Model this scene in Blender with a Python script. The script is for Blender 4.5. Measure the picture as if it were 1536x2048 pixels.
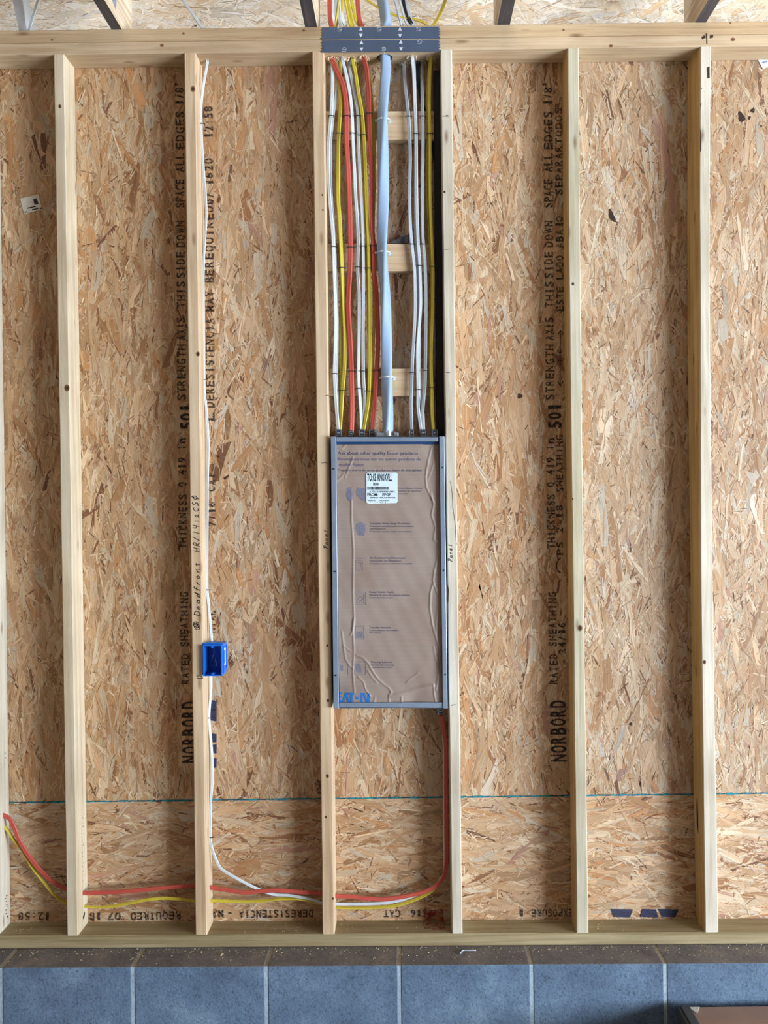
import bpy, bmesh, math, random
import numpy as np
from mathutils import Vector, Matrix

random.seed(7)
SC = bpy.context.scene
COL = SC.collection
for o in list(bpy.data.objects):
    bpy.data.objects.remove(o)

# ------------------------------------------------------------------ camera
F = 1715.0            # focal length in pixels of a 2048 px high frame
D = 2.72              # distance from the stud faces
ZC = 1.62             # eye height
PX, PY = 810.0, 1010.0
ROLL = 0.0122
cr, sr = math.cos(ROLL), math.sin(ROLL)
cam_d = bpy.data.cameras.new('camera')
cam = bpy.data.objects.new('camera', cam_d)
COL.objects.link(cam)
cam_d.sensor_fit = 'VERTICAL'
cam_d.sensor_height = 36.0
cam_d.lens = F / 2048.0 * 36.0
cam_d.shift_x = -(PX - 768.0) / 2048.0
cam_d.shift_y = -(1024.0 - PY) / 2048.0
cam_d.clip_start = 0.05
cam.matrix_world = Matrix(((cr, sr, 0, 0), (0, 0, -1, -D), (-sr, cr, 0, ZC), (0, 0, 0, 1)))
SC.camera = cam

# ------------------------------------------------------------------ light
w = bpy.data.worlds.new('daylight')
SC.world = w
w.use_nodes = True
wn = w.node_tree.nodes['Background']
wn.inputs[0].default_value = (0.68, 0.83, 1.0, 1)
wn.inputs[1].default_value = 0.26


def area(name, loc, target, sx, sy, power, color):
    l = bpy.data.lights.new(name, 'AREA')
    l.shape = 'RECTANGLE'
    l.size = sx
    l.size_y = sy
    l.energy = power
    l.color = color
    o = bpy.data.objects.new(name, l)
    COL.objects.link(o)
    o.location = loc
    o.rotation_euler = (Vector(target) - Vector(loc)).to_track_quat('-Z', 'Y').to_euler()
    return o


area('door_daylight', (7.0, -4.3, 1.25), (0.1, 0, 1.6), 3.4, 2.3, 760, (0.74, 0.86, 1.0))
area('added_low_fill', (5.2, -3.1, 0.12), (0.0, 0.0, 2.6), 3.4, 3.0, 760, (0.84, 0.92, 1.0))  # added fill lamp near the floor, brightens plate undersides and roof
area('added_eave_fill', (0.0, 1.5, 1.9), (0.0, 0.15, 3.4), 3.4, 0.9, 60, (0.90, 0.95, 1.0))  # added fill lamp behind the wall, brightens the roof sheathing

SC.view_settings.view_transform = 'Standard'
SC.view_settings.look = 'None'
SC.view_settings.exposure = 0.0
SC.view_settings.gamma = 1.0
SC.view_settings.use_curve_mapping = False


# ------------------------------------------------------------------ helpers
def W(px, py, y=0.0):
    """measured photo position -> place in the room at depth y"""
    dx, dy = px - PX, py - PY
    k = (D + y) / F
    return Vector(((dx * cr - dy * sr) * k, y, ZC - (dx * sr + dy * cr) * k))


def depth_at(py, z, px=768):
    """depth of a point of height z seen on photo row py"""
    q = ((px - PX) * sr + (py - PY) * cr)
    return (ZC - z) * F / q - D


def lin(c):
    c = c / 255.0
    return c / 12.92 if c <= 0.04045 else ((c + 0.055) / 1.055) ** 2.4


def rgb(r, g, b):
    return (lin(r), lin(g), lin(b), 1.0)


def link(name, me, parent=None, mat=None):
    o = bpy.data.objects.new(name, me)
    COL.objects.link(o)
    if parent is not None:
        o.parent = parent
        o.matrix_parent_inverse = Matrix.Identity(4)
        p = parent
        off = Vector((0, 0, 0))
        while p is not None:
            off += p.location
            p = p.parent
        o.location = -off        # meshes are written in room coordinates
    if mat is not None:
        if isinstance(mat, (list, tuple)):
            for m in mat:
                me.materials.append(m)
        else:
            me.materials.append(mat)
    return o


def tag(o, label=None, cat=None, group=None, kind=None):
    if label:
        o['label'] = label
    if cat:
        o['category'] = cat
    if group:
        o['group'] = group
    if kind:
        o['kind'] = kind
    return o


def empty(name, loc, label, cat, group=None):
    o = bpy.data.objects.new(name, None)
    COL.objects.link(o)
    o.location = loc
    o.empty_display_size = 0.05
    return tag(o, label, cat, group)


def center_origin(o):
    """move origin of a top-level mesh to the bottom centre of its bounds"""
    me = o.data
    n = len(me.vertices)
    co = np.empty(n * 3)
    me.vertices.foreach_get('co', co)
    co = co.reshape(-1, 3)
    c = (co.min(0) + co.max(0)) / 2
    c[2] = co[:, 2].min()
    co -= c
    me.vertices.foreach_set('co', co.ravel())
    me.update()
    o.location = c
    return o


def bm_mesh(bm, name, smooth=False):
    me = bpy.data.meshes.new(name)
    bmesh.ops.recalc_face_normals(bm, faces=bm.faces[:])
    bm.to_mesh(me)
    bm.free()
    if smooth:
        for p in me.polygons:
            p.use_smooth = True
    return me


def add_hexa(bm, p, mi=0):
    """eight corners: bottom ring 0-3, top ring 4-7"""
    v = [bm.verts.new(q) for q in p]
    fs = [(3, 2, 1, 0), (4, 5, 6, 7), (0, 1, 5, 4), (1, 2, 6, 5), (2, 3, 7, 6), (3, 0, 4, 7)]
    for f in fs:
        bm.faces.new([v[i] for i in f]).material_index = mi
    return v


def add_box(bm, x0, x1, y0, y1, z0, z1, mi=0):
    return add_hexa(bm, [(x0, y0, z0), (x1, y0, z0), (x1, y1, z0), (x0, y1, z0),
                         (x0, y0, z1), (x1, y0, z1), (x1, y1, z1), (x0, y1, z1)], mi)


def bevel_all(bm, off, seg=2):
    bmesh.ops.bevel(bm, geom=bm.edges[:], offset=off, segments=seg, profile=0.5, affect='EDGES', clamp_overlap=True)


def px_quad_box(bm, c, y0, y1, mi=0):
    """box whose front outline is four photo points (tl,tr,br,bl) measured at depth y0"""
    q = [W(a, b, y0) for a, b in c]
    tl, tr, br, bl = q
    dy = Vector((0, y1 - y0, 0))
    add_hexa(bm, [bl, br, br + dy, bl + dy, tl, tr, tr + dy, tl + dy], mi)


def add_cyl(bm, p0, p1, r, seg=16, mi=0, r2=None):
    p0, p1 = Vector(p0), Vector(p1)
    d = p1 - p0
    m = Matrix.Translation((p0 + p1) / 2) @ d.to_track_quat('Z', 'Y').to_matrix().to_4x4()
    r_ = bmesh.ops.create_cone(bm, cap_ends=True, segments=seg, radius1=r, radius2=r if r2 is None else r2,
                               depth=d.length, matrix=m)
    for v in r_['verts']:
        for f in v.link_faces:
            f.material_index = mi


# ------------------------------------------------------------------ materials
def new_mat(name):
    m = bpy.data.materials.new(name)
    m.use_nodes = True
    nt = m.node_tree
    return m, nt, nt.nodes['Principled BSDF']


def N(nt, t, **kw):
    n = nt.nodes.new(t)
    for k, v in kw.items():
        setattr(n, k, v)
    return n


def ramp(nt, src, stops):
    r = N(nt, 'ShaderNodeValToRGB')
    while len(r.color_ramp.elements) < len(stops):
        r.color_ramp.elements.new(0.5)
    for e, (p, c) in zip(r.color_ramp.elements, stops):
        e.position = p
        e.color = c
    nt.links.new(src, r.inputs[0])
    return r


def noise(nt, vec, scale, detail=4, rough=0.55, dist=0.0):
    n = N(nt, 'ShaderNodeTexNoise')
    n.inputs['Scale'].default_value = scale
    n.inputs['Detail'].default_value = detail
    n.inputs['Roughness'].default_value = rough
    n.inputs['Distortion'].default_value = dist
    if vec is not None:
        nt.links.new(vec, n.inputs['Vector'])
    return n


def mapping(nt, src, scale=(1, 1, 1), loc=(0, 0, 0)):
    m = N(nt, 'ShaderNodeMapping')
    m.inputs['Scale'].default_value = scale
    m.inputs['Location'].default_value = loc
    nt.links.new(src, m.inputs['Vector'])
    return m


def mix(nt, f, a, b, mode='MIX'):
    m = N(nt, 'ShaderNodeMix', data_type='RGBA', blend_type=mode)
    for s, v in ((0, f), (6, a), (7, b)):
        if hasattr(v, 'links'):
            nt.links.new(v, m.inputs[s])
        else:
            m.inputs[s].default_value = v
    return m.outputs[2]


def bump(nt, bsdf, h, strength=0.3, dist=0.002):
    b = N(nt, 'ShaderNodeBump')
    b.inputs['Strength'].default_value = strength
    b.inputs['Distance'].default_value = dist
    nt.links.new(h, b.inputs['Height'])
    nt.links.new(b.outputs[0], bsdf.inputs['Normal'])


def wood(name, base, dark, light=None, axis='Z', rough=0.75, knots=True, seed=0.0):
    m, nt, bs = new_mat(name)
    light = light or base
    tc = N(nt, 'ShaderNodeTexCoord')
    st = {'Z': (1, 1, 0.035), 'X': (0.035, 1, 1), 'Y': (1, 0.035, 1)}[axis]
    mp = mapping(nt, tc.outputs['Object'], st, (seed, seed * 1.7, seed * .3))
    n1 = noise(nt, mp.outputs[0], 60, 5, 0.6, 0.6)
    n2 = noise(nt, mp.outputs[0], 260, 3, 0.6)
    n3 = noise(nt, tc.outputs['Object'], 3.0, 3, 0.5)
    r1 = ramp(nt, n1.outputs[0], [(0.30, dark), (0.52, base), (0.75, light)])
    r3 = ramp(nt, n3.outputs[0], [(0.35, (0.84, 0.82, 0.80, 1)), (0.65, (1.08, 1.08, 1.08, 1))])
    c = mix(nt, 1.0, r1.outputs[0], r3.outputs[0], 'MULTIPLY')
    r2 = ramp(nt, n2.outputs[0], [(0.3, (0.86, 0.86, 0.86, 1)), (0.6, (1, 1, 1, 1))])
    c = mix(nt, 0.8, c, r2.outputs[0], 'MULTIPLY')
    if knots:
        kst = {'Z': (16, 16, 4.6), 'X': (4.6, 16, 16), 'Y': (16, 4.6, 16)}[axis]
        km = mapping(nt, tc.outputs['Object'], kst, (seed * 3.1, 0.4, seed))
        v = N(nt, 'ShaderNodeTexVoronoi')
        v.inputs['Scale'].default_value = 1.0
        nt.links.new(km.outputs[0], v.inputs['Vector'])
        kr = ramp(nt, v.outputs['Distance'], [(0.0, (1, 1, 1, 1)), (0.075, (0.5, 0.5, 0.5, 1)), (0.13, (0, 0, 0, 1))])
        c = mix(nt, kr.outputs[0], c, (dark[0] * .42, dark[1] * .32, dark[2] * .25, 1))
    nt.links.new(c, bs.inputs['Base Color'])
    bs.inputs['Roughness'].default_value = rough
    bump(nt, bs, n1.outputs[0], 0.25, 0.001)
    return m


def osb_mat(name, tint=(1, 1, 1, 1)):
    m, nt, bs = new_mat(name)
    at = N(nt, 'ShaderNodeAttribute', attribute_name='flake')
    uv = N(nt, 'ShaderNodeUVMap', uv_map='grain')
    mp = mapping(nt, uv.outputs[0], (9, 330, 1))
    g = noise(nt, mp.outputs[0], 1.0, 4, 0.65, 0.4)
    gr = ramp(nt, g.outputs[0], [(0.28, (0.58, 0.50, 0.43, 1)), (0.44, (0.94, 0.92, 0.90, 1)), (0.70, (1.14, 1.14, 1.15, 1))])
    c = mix(nt, 1.0, at.outputs['Color'], gr.outputs[0], 'MULTIPLY')
    tc = N(nt, 'ShaderNodeTexCoord')
    n2 = noise(nt, tc.outputs['Object'], 4.5, 3, 0.5)
    r2 = ramp(nt, n2.outputs[0], [(0.35, (0.90, 0.83, 0.76, 1)), (0.62, (1.04, 1.04, 1.05, 1))])
    c = mix(nt, 1.0, c, r2.outputs[0], 'MULTIPLY')
    c = mix(nt, 1.0, c, tint, 'MULTIPLY')
    nt.links.new(c, bs.inputs['Base Color'])
    bs.inputs['Roughness'].default_value = 0.62
    bump(nt, bs, g.outputs[0], 0.5, 0.0012)
    return m


def plain(name, col, rough=0.5, metal=0.0, var=0.12, scale=30, bmp=0.0, spec=None):
    m, nt, bs = new_mat(name)
    tc = N(nt, 'ShaderNodeTexCoord')
    n = noise(nt, tc.outputs['Object'], scale, 4)
    lo = tuple(max(0, x * (1 - var)) for x in col[:3]) + (1,)
    hi = tuple(x * (1 + var) for x in col[:3]) + (1,)
    r = ramp(nt, n.outputs[0], [(0.3, lo), (0.7, hi)])
    nt.links.new(r.outputs[0], bs.inputs['Base Color'])
    bs.inputs['Roughness'].default_value = rough
    bs.inputs['Metallic'].default_value = metal
    if spec is not None:
        bs.inputs['Specular IOR Level'].default_value = spec
    if bmp:
        bump(nt, bs, n.outputs[0], bmp, 0.002)
    return m


def ink(name, col, wear=0.35, scale=160):
    """printed ink with worn spots where the ground shows through"""
    m, nt, bs = new_mat(name)
    bs.inputs['Base Color'].default_value = col
    bs.inputs['Roughness'].default_value = 0.8
    tc = N(nt, 'ShaderNodeTexCoord')
    n = noise(nt, tc.outputs['Object'], scale, 4, 0.65)
    r = ramp(nt, n.outputs[0], [(wear, (0.15, 0.15, 0.15, 1)), (wear + 0.12, (1, 1, 1, 1))])
    nt.links.new(r.outputs[0], bs.inputs['Alpha'])
    return m


M = {}
M['osb'] = osb_mat('oriented_strand_board', (0.80, 0.83, 0.87, 1))
M['osb_warm'] = osb_mat('warm_strand_board', (0.82, 0.83, 0.82, 1))
M['osb_grey'] = osb_mat('greyish_strand_board', (0.71, 0.77, 0.86, 1))
M['osb_roof'] = osb_mat('roof_strand_board', (1.0, 1.0, 1.0, 1))
M['stud_tan'] = wood('spruce_tan', rgb(205, 180, 148), rgb(184, 152, 116), rgb(214, 193, 164), seed=1)
M['stud_pale'] = wood('spruce_pale', rgb(206, 190, 162), rgb(186, 165, 133), rgb(216, 204, 182), seed=2)
M['stud_white'] = wood('spruce_white', rgb(205, 196, 178), rgb(186, 172, 148), rgb(216, 209, 196), seed=3)
M['stud_green'] = wood('fir_green', rgb(190, 182, 158), rgb(168, 156, 122), rgb(202, 196, 178), seed=4)
M['stud_ochre'] = wood('fir_ochre', rgb(196, 160, 104), rgb(170, 128, 76), rgb(206, 176, 122), seed=5)
M['plate'] = wood('spruce_plate', rgb(188, 162, 126), rgb(166, 136, 100), rgb(200, 178, 146), axis='X', seed=6)
M['plate_under'] = wood('spruce_plate_lower', rgb(194, 170, 138), rgb(174, 146, 112), rgb(206, 186, 158), axis='X', seed=9)
M['treated'] = wood('treated_pine', rgb(156, 140, 104), rgb(128, 110, 74), rgb(168, 155, 122), axis='X', seed=7)
M['batten'] = wood('batten_pine', rgb(206, 178, 142), rgb(182, 146, 106), rgb(216, 192, 160), axis='X', seed=8)
M['truss'] = wood('truss_pine', rgb(205, 186, 160), rgb(176, 148, 116), rgb(218, 206, 188), axis='Y', seed=10)
M['shade_grey'] = wood('shade_grey_pine', rgb(74, 68, 70), rgb(46, 42, 44), rgb(92, 86, 88), axis='Y', seed=11)  # shade of the truss undersides put into the colour; also the grey wedge
M['knot'] = wood('knot_wood', rgb(120, 80, 48), rgb(70, 42, 24), rgb(140, 98, 62), knots=False, seed=12)
M['bark'] = plain('bark', rgb(48, 32, 24), 0.9, var=0.4, scale=200)
M['splinter'] = plain('splintered_wood', rgb(232, 214, 184), 0.8, var=0.15, scale=300)
M['ink'] = ink('black_print', rgb(44, 28, 20), 0.40)
M['ink_bold'] = ink('black_stencil', rgb(34, 26, 26), 0.34, 220)
M['ink_navy'] = ink('navy_stencil', rgb(44, 46, 74), 0.33, 120)
M['ink_red'] = ink('red_spray', rgb(150, 40, 30), 0.52, 70)
M['marker'] = plain('black_marker', rgb(28, 24, 26), 0.6)
M['pen'] = plain('pen_strokes', rgb(52, 44, 46), 0.6)
M['teal'] = ink('teal_edge_paint', rgb(18, 124, 140), 0.40, 60)
M['gap'] = plain('dark_gap', rgb(40, 30, 24), 0.9)
M['red'] = plain('orange_red_jacket', rgb(182, 78, 66), 0.42, var=0.05)
M['yellow'] = plain('yellow_jacket', rgb(196, 178, 58), 0.42, var=0.06)
M['white'] = plain('white_jacket', rgb(198, 206, 210), 0.38, var=0.05)
M['gray'] = plain('grey_white_jacket', rgb(172, 179, 186), 0.42, var=0.06)
M['blue_gray'] = plain('pale_blue_grey_jacket', rgb(144, 169, 200), 0.42, var=0.04)
M['black'] = plain('matte_black', rgb(16, 15, 20), 0.7)
M['conn'] = plain('dark_plastic', rgb(52, 54, 64), 0.45)
M['conn_rim'] = plain('grey_plastic', rgb(150, 156, 166), 0.4)
M['staple'] = plain('dark_staple', rgb(40, 38, 42), 0.5)
M['strap'] = plain('white_strap', rgb(206, 212, 220), 0.5)
M['steel'] = plain('galvanised_steel', rgb(150, 168, 190), 0.36, 0.55, var=0.10, scale=18)
M['zinc'] = plain('zinc_casting', rgb(150, 156, 164), 0.4, 0.6, var=0.15, scale=60)
M['nailplate'] = plain('blued_steel_plate', rgb(82, 98, 124), 0.42, 0.45, var=0.10, scale=8)
M['tooth'] = plain('bright_steel_tooth', rgb(214, 222, 234), 0.35, 0.3)
M['screw'] = plain('dark_screw', rgb(46, 52, 62), 0.4, 0.5)
M['box_blue'] = plain('blue_plastic', rgb(22, 104, 202), 0.34, var=0.06)
M['shade_line'] = plain('blue_shade_line', rgb(28, 62, 104), 0.25)  # colour of the shade line under the panel's top rail
M['paper'] = plain('pale_paper', rgb(206, 224, 232), 0.6, var=0.03)
M['paper_grey'] = plain('paper_grey', rgb(206, 200, 188), 0.7, var=0.05)
M['print_blue'] = ink('faded_blue_print', rgb(84, 88, 124), 0.36, 300)
M['print_dark'] = ink('dark_blue_print', rgb(58, 62, 98), 0.32, 300)
M['logo_blue'] = plain('logo_blue', rgb(28, 110, 186), 0.6)
M['icon_blue'] = ink('icon_blue', rgb(112, 116, 140), 0.42, 260)
M['label_black'] = plain('label_black', rgb(22, 28, 36), 0.6)
M['dust'] = plain('sawdust', rgb(214, 194, 162), 0.9, var=0.2, scale=200)
M['carton'] = plain('brown_board', rgb(150, 120, 104), 0.75, var=0.10, scale=12)
M['frame_dark'] = plain('dark_grey_rail', rgb(66, 66, 62), 0.5)
M['truss_plate'] = plain('grey_truss_plate', rgb(150, 162, 180), 0.4, 0.5)


def cardboard_mat():
    m, nt, bs = new_mat('cardboard')
    tc = N(nt, 'ShaderNodeTexCoord')
    n = noise(nt, tc.outputs['Object'], 6, 3)
    r = ramp(nt, n.outputs[0], [(0.3, rgb(140, 122, 110)), (0.7, rgb(152, 136, 126))])
    mp = mapping(nt, tc.outputs['Object'], (1, 1, 160))
    n2 = noise(nt, mp.outputs[0], 1.0, 3)
    r2 = ramp(nt, n2.outputs[0], [(0.3, (0.93, 0.93, 0.94, 1)), (0.7, (1.04, 1.04, 1.04, 1))])
    c = mix(nt, 1.0, r.outputs[0], r2.outputs[0], 'MULTIPLY')
    nt.links.new(c, bs.inputs['Base Color'])
    bs.inputs['Roughness'].default_value = 0.55
    return m


M['cardboard'] = cardboard_mat()


def block_mat():
    m, nt, bs = new_mat('concrete_block')
    tc = N(nt, 'ShaderNodeTexCoord')
    n = noise(nt, tc.outputs['Object'], 7, 5, 0.6)
    n2 = noise(nt, tc.outputs['Object'], 150, 3, 0.7)
    r = ramp(nt, n.outputs[0], [(0.3, rgb(74, 92, 114)), (0.55, rgb(94, 115, 138)), (0.75, rgb(122, 144, 162))])
    r2 = ramp(nt, n2.outputs[0], [(0.30, (0.40, 0.40, 0.44, 1)), (0.42, (0.94, 0.94, 0.94, 1)), (0.68, (1.22, 1.22, 1.22, 1))])
    c = mix(nt, 1.0, r.outputs[0], r2.outputs[0], 'MULTIPLY')
    nt.links.new(c, bs.inputs['Base Color'])
    bs.inputs['Roughness'].default_value = 0.9
    bump(nt, bs, n2.outputs[0], 0.7, 0.003)
    return m


def noisy(name, stops, scale, fine=120, rough=0.9, bmp=0.5):
    m, nt, bs = new_mat(name)
    tc = N(nt, 'ShaderNodeTexCoord')
    n = noise(nt, tc.outputs['Object'], scale, 6, 0.65)
    n2 = noise(nt, tc.outputs['Object'], fine, 3, 0.7)
    r = ramp(nt, n.outputs[0], stops)
    r2 = ramp(nt, n2.outputs[0], [(0.3, (0.7, 0.7, 0.7, 1)), (0.6, (1.05, 1.05, 1.05, 1))])
    c = mix(nt, 1.0, r.outputs[0], r2.outputs[0], 'MULTIPLY')
    nt.links.new(c, bs.inputs['Base Color'])
    bs.inputs['Roughness'].default_value = rough
    bump(nt, bs, n2.outputs[0], bmp, 0.002)
    return m


M['block'] = block_mat()
M['shell'] = noisy('plain_sheathing', [(0.3, rgb(150, 128, 108)), (0.7, rgb(172, 150, 130))], 6)
M['mortar'] = noisy('mortar', [(0.3, rgb(140, 158, 174)), (0.7, rgb(172, 188, 200))], 20)
M['ledge'] = noisy('dusty_block_top', [(0.3, rgb(96, 92, 92)), (0.55, rgb(118, 113, 110)), (0.75, rgb(148, 136, 124))], 9)
M['ledge_mortar'] = noisy('dusty_mortar', [(0.3, rgb(142, 134, 120)), (0.7, rgb(180, 168, 148))], 20)
M['concrete'] = noisy('concrete_floor', [(0.3, rgb(160, 158, 154)), (0.7, rgb(186, 184, 180))], 3)


# ------------------------------------------------------------------ strand board
def strand_board(name, u0, u1, v0, v1, place, mat, angle0, spread, palette, seed=1, dens=1.0, backing=0.011, sc=1.0):
    """a strand board: backing slab plus thousands of pressed wood strands in relief.
    place(u, v, n) -> room coordinates (numpy arrays), n = height above the board face"""
    rs = np.random.RandomState(seed)
    area_ = (u1 - u0) * (v1 - v0)
    V, FS, CO, UV = [], [], [], []
    pal = np.array([p[:3] for p, _ in palette])
    pw = np.array([q for _, q in palette], float)
    pw /= pw.sum()
    cnt = 0
    # length, width, spread mult, count per m2, height range
    layers = [(0.125, 0.030, 1.0, 900, (0.0000, 0.0008)),
              (0.095, 0.018, 1.0, 1500, (0.0004, 0.0012)),
              (0.062, 0.009, 1.3, 1500, (0.0008, 0.0015)),
              (0.034, 0.0032, 1.6, 3600, (0.0010, 0.0017)),
              (0.090, 0.026, 0.75, 420, (0.0010, 0.0017)),
              (0.020, 0.0017, 2.4, 3200, (0.0013, 0.0019))]
    for li, (L0, W0, sm, dn, (h0, h1)) in enumerate(layers):
        n = int(dn * area_ * dens / sc ** 2)
        u = rs.uniform(u0, u1, n)
        v = rs.uniform(v0, v1, n)
        L = L0 * sc * rs.lognormal(0, 0.35, n)
        Wd = W0 * sc * rs.lognormal(0, 0.45, n)
        a = angle0 + rs.normal(0, spread * sm, n)
        h = rs.uniform(h0, h1, n)
        tl = rs.normal(0, 0.045 if li < 3 else 0.12, n)
        ci = rs.choice(len(pal), n, p=pw)
        if li in (0, 1, 2, 4):
            ci = np.where(ci == len(pal) - 1, 0, ci) if len(pal) > 8 else ci
        elif len(pal) > 8:
            q = rs.uniform(0, 1, n)
            ci = np.where(q < .46, 3, np.where(q < .62, 2, np.where(q > .93, 6, np.where(q > .83, 5, ci))))  # dark slivers put the shadow gaps between strands into the colour
        br = rs.normal(1.0, 0.07 if li < 3 else 0.13, n)
        col = pal[ci] * np.clip(br, 0.55, 1.45)[:, None]
        # keep brown and dark strands rarer among the big ones
        # outline of eight points
        jl = rs.uniform(-0.5, 0.5, (n, 8))
        skew = rs.uniform(-0.6, 0.6, n)
        skew2 = rs.uniform(-0.6, 0.6, n)
        tap = rs.uniform(0.72, 1.0, n)
        tap2 = rs.uniform(0.72, 1.0, n)
        tx = np.array([-0.5, -0.2, 0.18, 0.5, 0.5, 0.2, -0.18, -0.5])
        ty = np.array([-0.5, -0.5, -0.5, -0.5, 0.5, 0.5, 0.5, 0.5])
        lx = tx[None, :] * L[:, None] + 0.0
        ly = ty[None, :] * Wd[:, None]
        lx = lx + np.where(tx[None, :] == 0.5, (ty[None, :] * skew[:, None]) * Wd[:, None] * 1.4, 0)
        lx = lx + np.where(tx[None, :] == -0.5, (ty[None, :] * skew2[:, None]) * Wd[:, None] * 1.4, 0)
        ly = ly * np.where(tx[None, :] == 0.5, tap[:, None], 1) * np.where(tx[None, :] == -0.5, tap2[:, None], 1)
        lx = lx + jl * L[:, None] * 0.06
        ly = ly + np.roll(jl, 3, 1) * Wd[:, None] * 0.16
        ca, sa = np.cos(a)[:, None], np.sin(a)[:, None]
        uu = u[:, None] + lx * ca - ly * sa
        vv = v[:, None] + lx * sa + ly * ca
        hh = np.clip(h[:, None] + ly * tl[:, None], 0.0001, 0.00195)
        uu = np.clip(uu, u0, u1)
        vv = np.clip(vv, v0, v1)
        P = place(uu.ravel(), vv.ravel(), hh.ravel())
        V.append(P)
        FS.append(np.arange(cnt, cnt + n * 8).reshape(n, 8))
        cnt += n * 8
        CO.append(np.repeat(col, 8, axis=0))
        off = rs.uniform(0, 40, (n, 2))
        UV.append(np.stack([(lx + off[:, :1]).ravel(), (ly + off[:, 1:]).ravel()], 1))
    # backing slab
    us = np.array([u0, u1, u1, u0] * 2, float)
    vs = np.array([v0, v0, v1, v1] * 2, float)
    ns = np.array([0.0] * 4 + [-backing] * 4)
    V.append(place(us, vs, ns))
    slab = [(0, 1, 2, 3), (7, 6, 5, 4), (0, 4, 5, 1), (1, 5, 6, 2), (2, 6, 7, 3), (3, 7, 4, 0)]
    verts = np.concatenate(V)
    faces8 = np.concatenate(FS)
    loops = np.concatenate([faces8.ravel(), (np.array(slab) + cnt).ravel()])
    starts = np.concatenate([np.arange(len(faces8)) * 8, len(faces8) * 8 + np.arange(6) * 4])
    totals = np.concatenate([np.full(len(faces8), 8), np.full(6, 4)])
    me = bpy.data.meshes.new(name)
    me.vertices.add(len(verts))
    me.vertices.foreach_set('co', verts.ravel())
    me.loops.add(len(loops))
    me.loops.foreach_set('vertex_index', loops.astype(np.int32))
    me.polygons.add(len(starts))
    me.polygons.foreach_set('loop_start', starts.astype(np.int32))
    me.polygons.foreach_set('loop_total', totals.astype(np.int32))
    me.update(calc_edges=True)
    col = np.concatenate(CO + [np.tile(pal[0] * 0.55, (24, 1))])
    ca_ = me.color_attributes.new('flake', 'FLOAT_COLOR', 'CORNER')
    c4 = np.ones((len(loops), 4))
    c4[:, :3] = col
    ca_.data.foreach_set('color', c4.ravel())
    uvl = me.uv_layers.new(name='grain')
    uv = np.concatenate(UV + [np.zeros((24, 2))])
    uvl.data.foreach_set('uv', uv.ravel())
    me.validate()
    return link(name, me, None, mat)


PAL = [(rgb(206, 168, 128), 30), (rgb(198, 158, 116), 26), (rgb(214, 180, 142), 22), (rgb(222, 196, 162), 13),
       (rgb(184, 138, 94), 10), (rgb(160, 112, 74), 3.5), (rgb(124, 82, 54), 1.0), (rgb(200, 146, 96), 5),
       (rgb(206, 188, 164), 7), (rgb(188, 142, 118), 2.5), (rgb(80, 54, 38), 0.35)]
PAL_ROOF = [(rgb(240, 226, 202), 30), (rgb(234, 214, 184), 20), (rgb(246, 238, 222), 26), (rgb(224, 194, 154), 6),
            (rgb(206, 170, 126), 2), (rgb(238, 232, 222), 12)]

YB = 0.0890                                    # face of the sheathing
Z_SEAM = W(760, 1596, YB).z
Z_PT = W(768, 51.5, 0).z                       # top of the upper plate
Z_PM = W(768, 77, 0).z
Z_PB = W(768, 101, 0).z                        # underside of the lower plate
XL, XR = -1.75, 1.62


def on_wall(u, v, n):
    return np.stack([u, YB + 0.0022 - n, v], 1)


X1, X2 = W(403, 1000, YB).x, W(1147, 1000, YB).x      # sheet joints behind two of the studs
wall_left_sheet = strand_board('wall_back', XL, X1, Z_SEAM + 0.0015, Z_PT + 0.02, on_wall, M['osb_warm'], math.pi / 2, 0.34, PAL, 3)
tag(wall_left_sheet, 'left strand-board sheet behind the studs, flakes running upright', 'wall', kind='structure')
wall = strand_board('wall_back', X1, X2, Z_SEAM + 0.0015, Z_PT + 0.02, on_wall, M['osb'], math.pi / 2, 0.34, PAL, 4)
tag(wall, 'middle strand-board sheet behind the breaker panel, flakes running upright', 'wall', kind='structure')
wall_right_sheet = strand_board('wall_back', X2, XR, Z_SEAM + 0.0015, Z_PT + 0.02, on_wall, M['osb_grey'], math.pi / 2, 0.34, PAL, 5)
tag(wall_right_sheet, 'right greyish strand-board sheet, flakes running upright', 'wall', kind='structure')
wall_low = strand_board('wall_back_lower', XL, XR, 0.18, Z_SEAM - 0.0015, on_wall, M['osb'], 0.0, 0.36, PAL, 11)
tag(wall_low, 'lower strand-board strip below the teal seam, flakes running sideways', 'wall', kind='structure')

# seam between the boards: dark gap with teal edge paint
bm = bmesh.new()
rs = random.Random(4)
x = XL
while x < XR:
    l = rs.uniform(0.008, 0.03)
    t0, t1 = rs.uniform(0.0008, 0.0036), rs.uniform(0.0008, 0.0036)
    zc = Z_SEAM + rs.uniform(-0.0006, 0.0006)
    add_hexa(bm, [(x, YB - .0004, zc - t0), (x + l, YB - .0004, zc - t1), (x + l, YB + .004, zc - t1), (x, YB + .004, zc - t0),
                  (x, YB - .0004, zc + t1), (x + l, YB - .0004, zc + t0), (x + l, YB + .004, zc + t0), (x, YB + .004, zc + t1)])
    x += l * 0.98
link('edge_paint', bm_mesh(bm, 'edge_paint'), wall, M['teal'])
bm = bmesh.new()
add_box(bm, XL, XR, YB - .0001, YB + .008, Z_SEAM - 0.0016, Z_SEAM + 0.0016)
link('board_gap', bm_mesh(bm, 'board_gap'), wall, M['gap'])

# ------------------------------------------------------------------ roof sheathing (ceiling), floor, block wall
RZ0, RS = Z_PT + 0.27, 0.34


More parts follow.
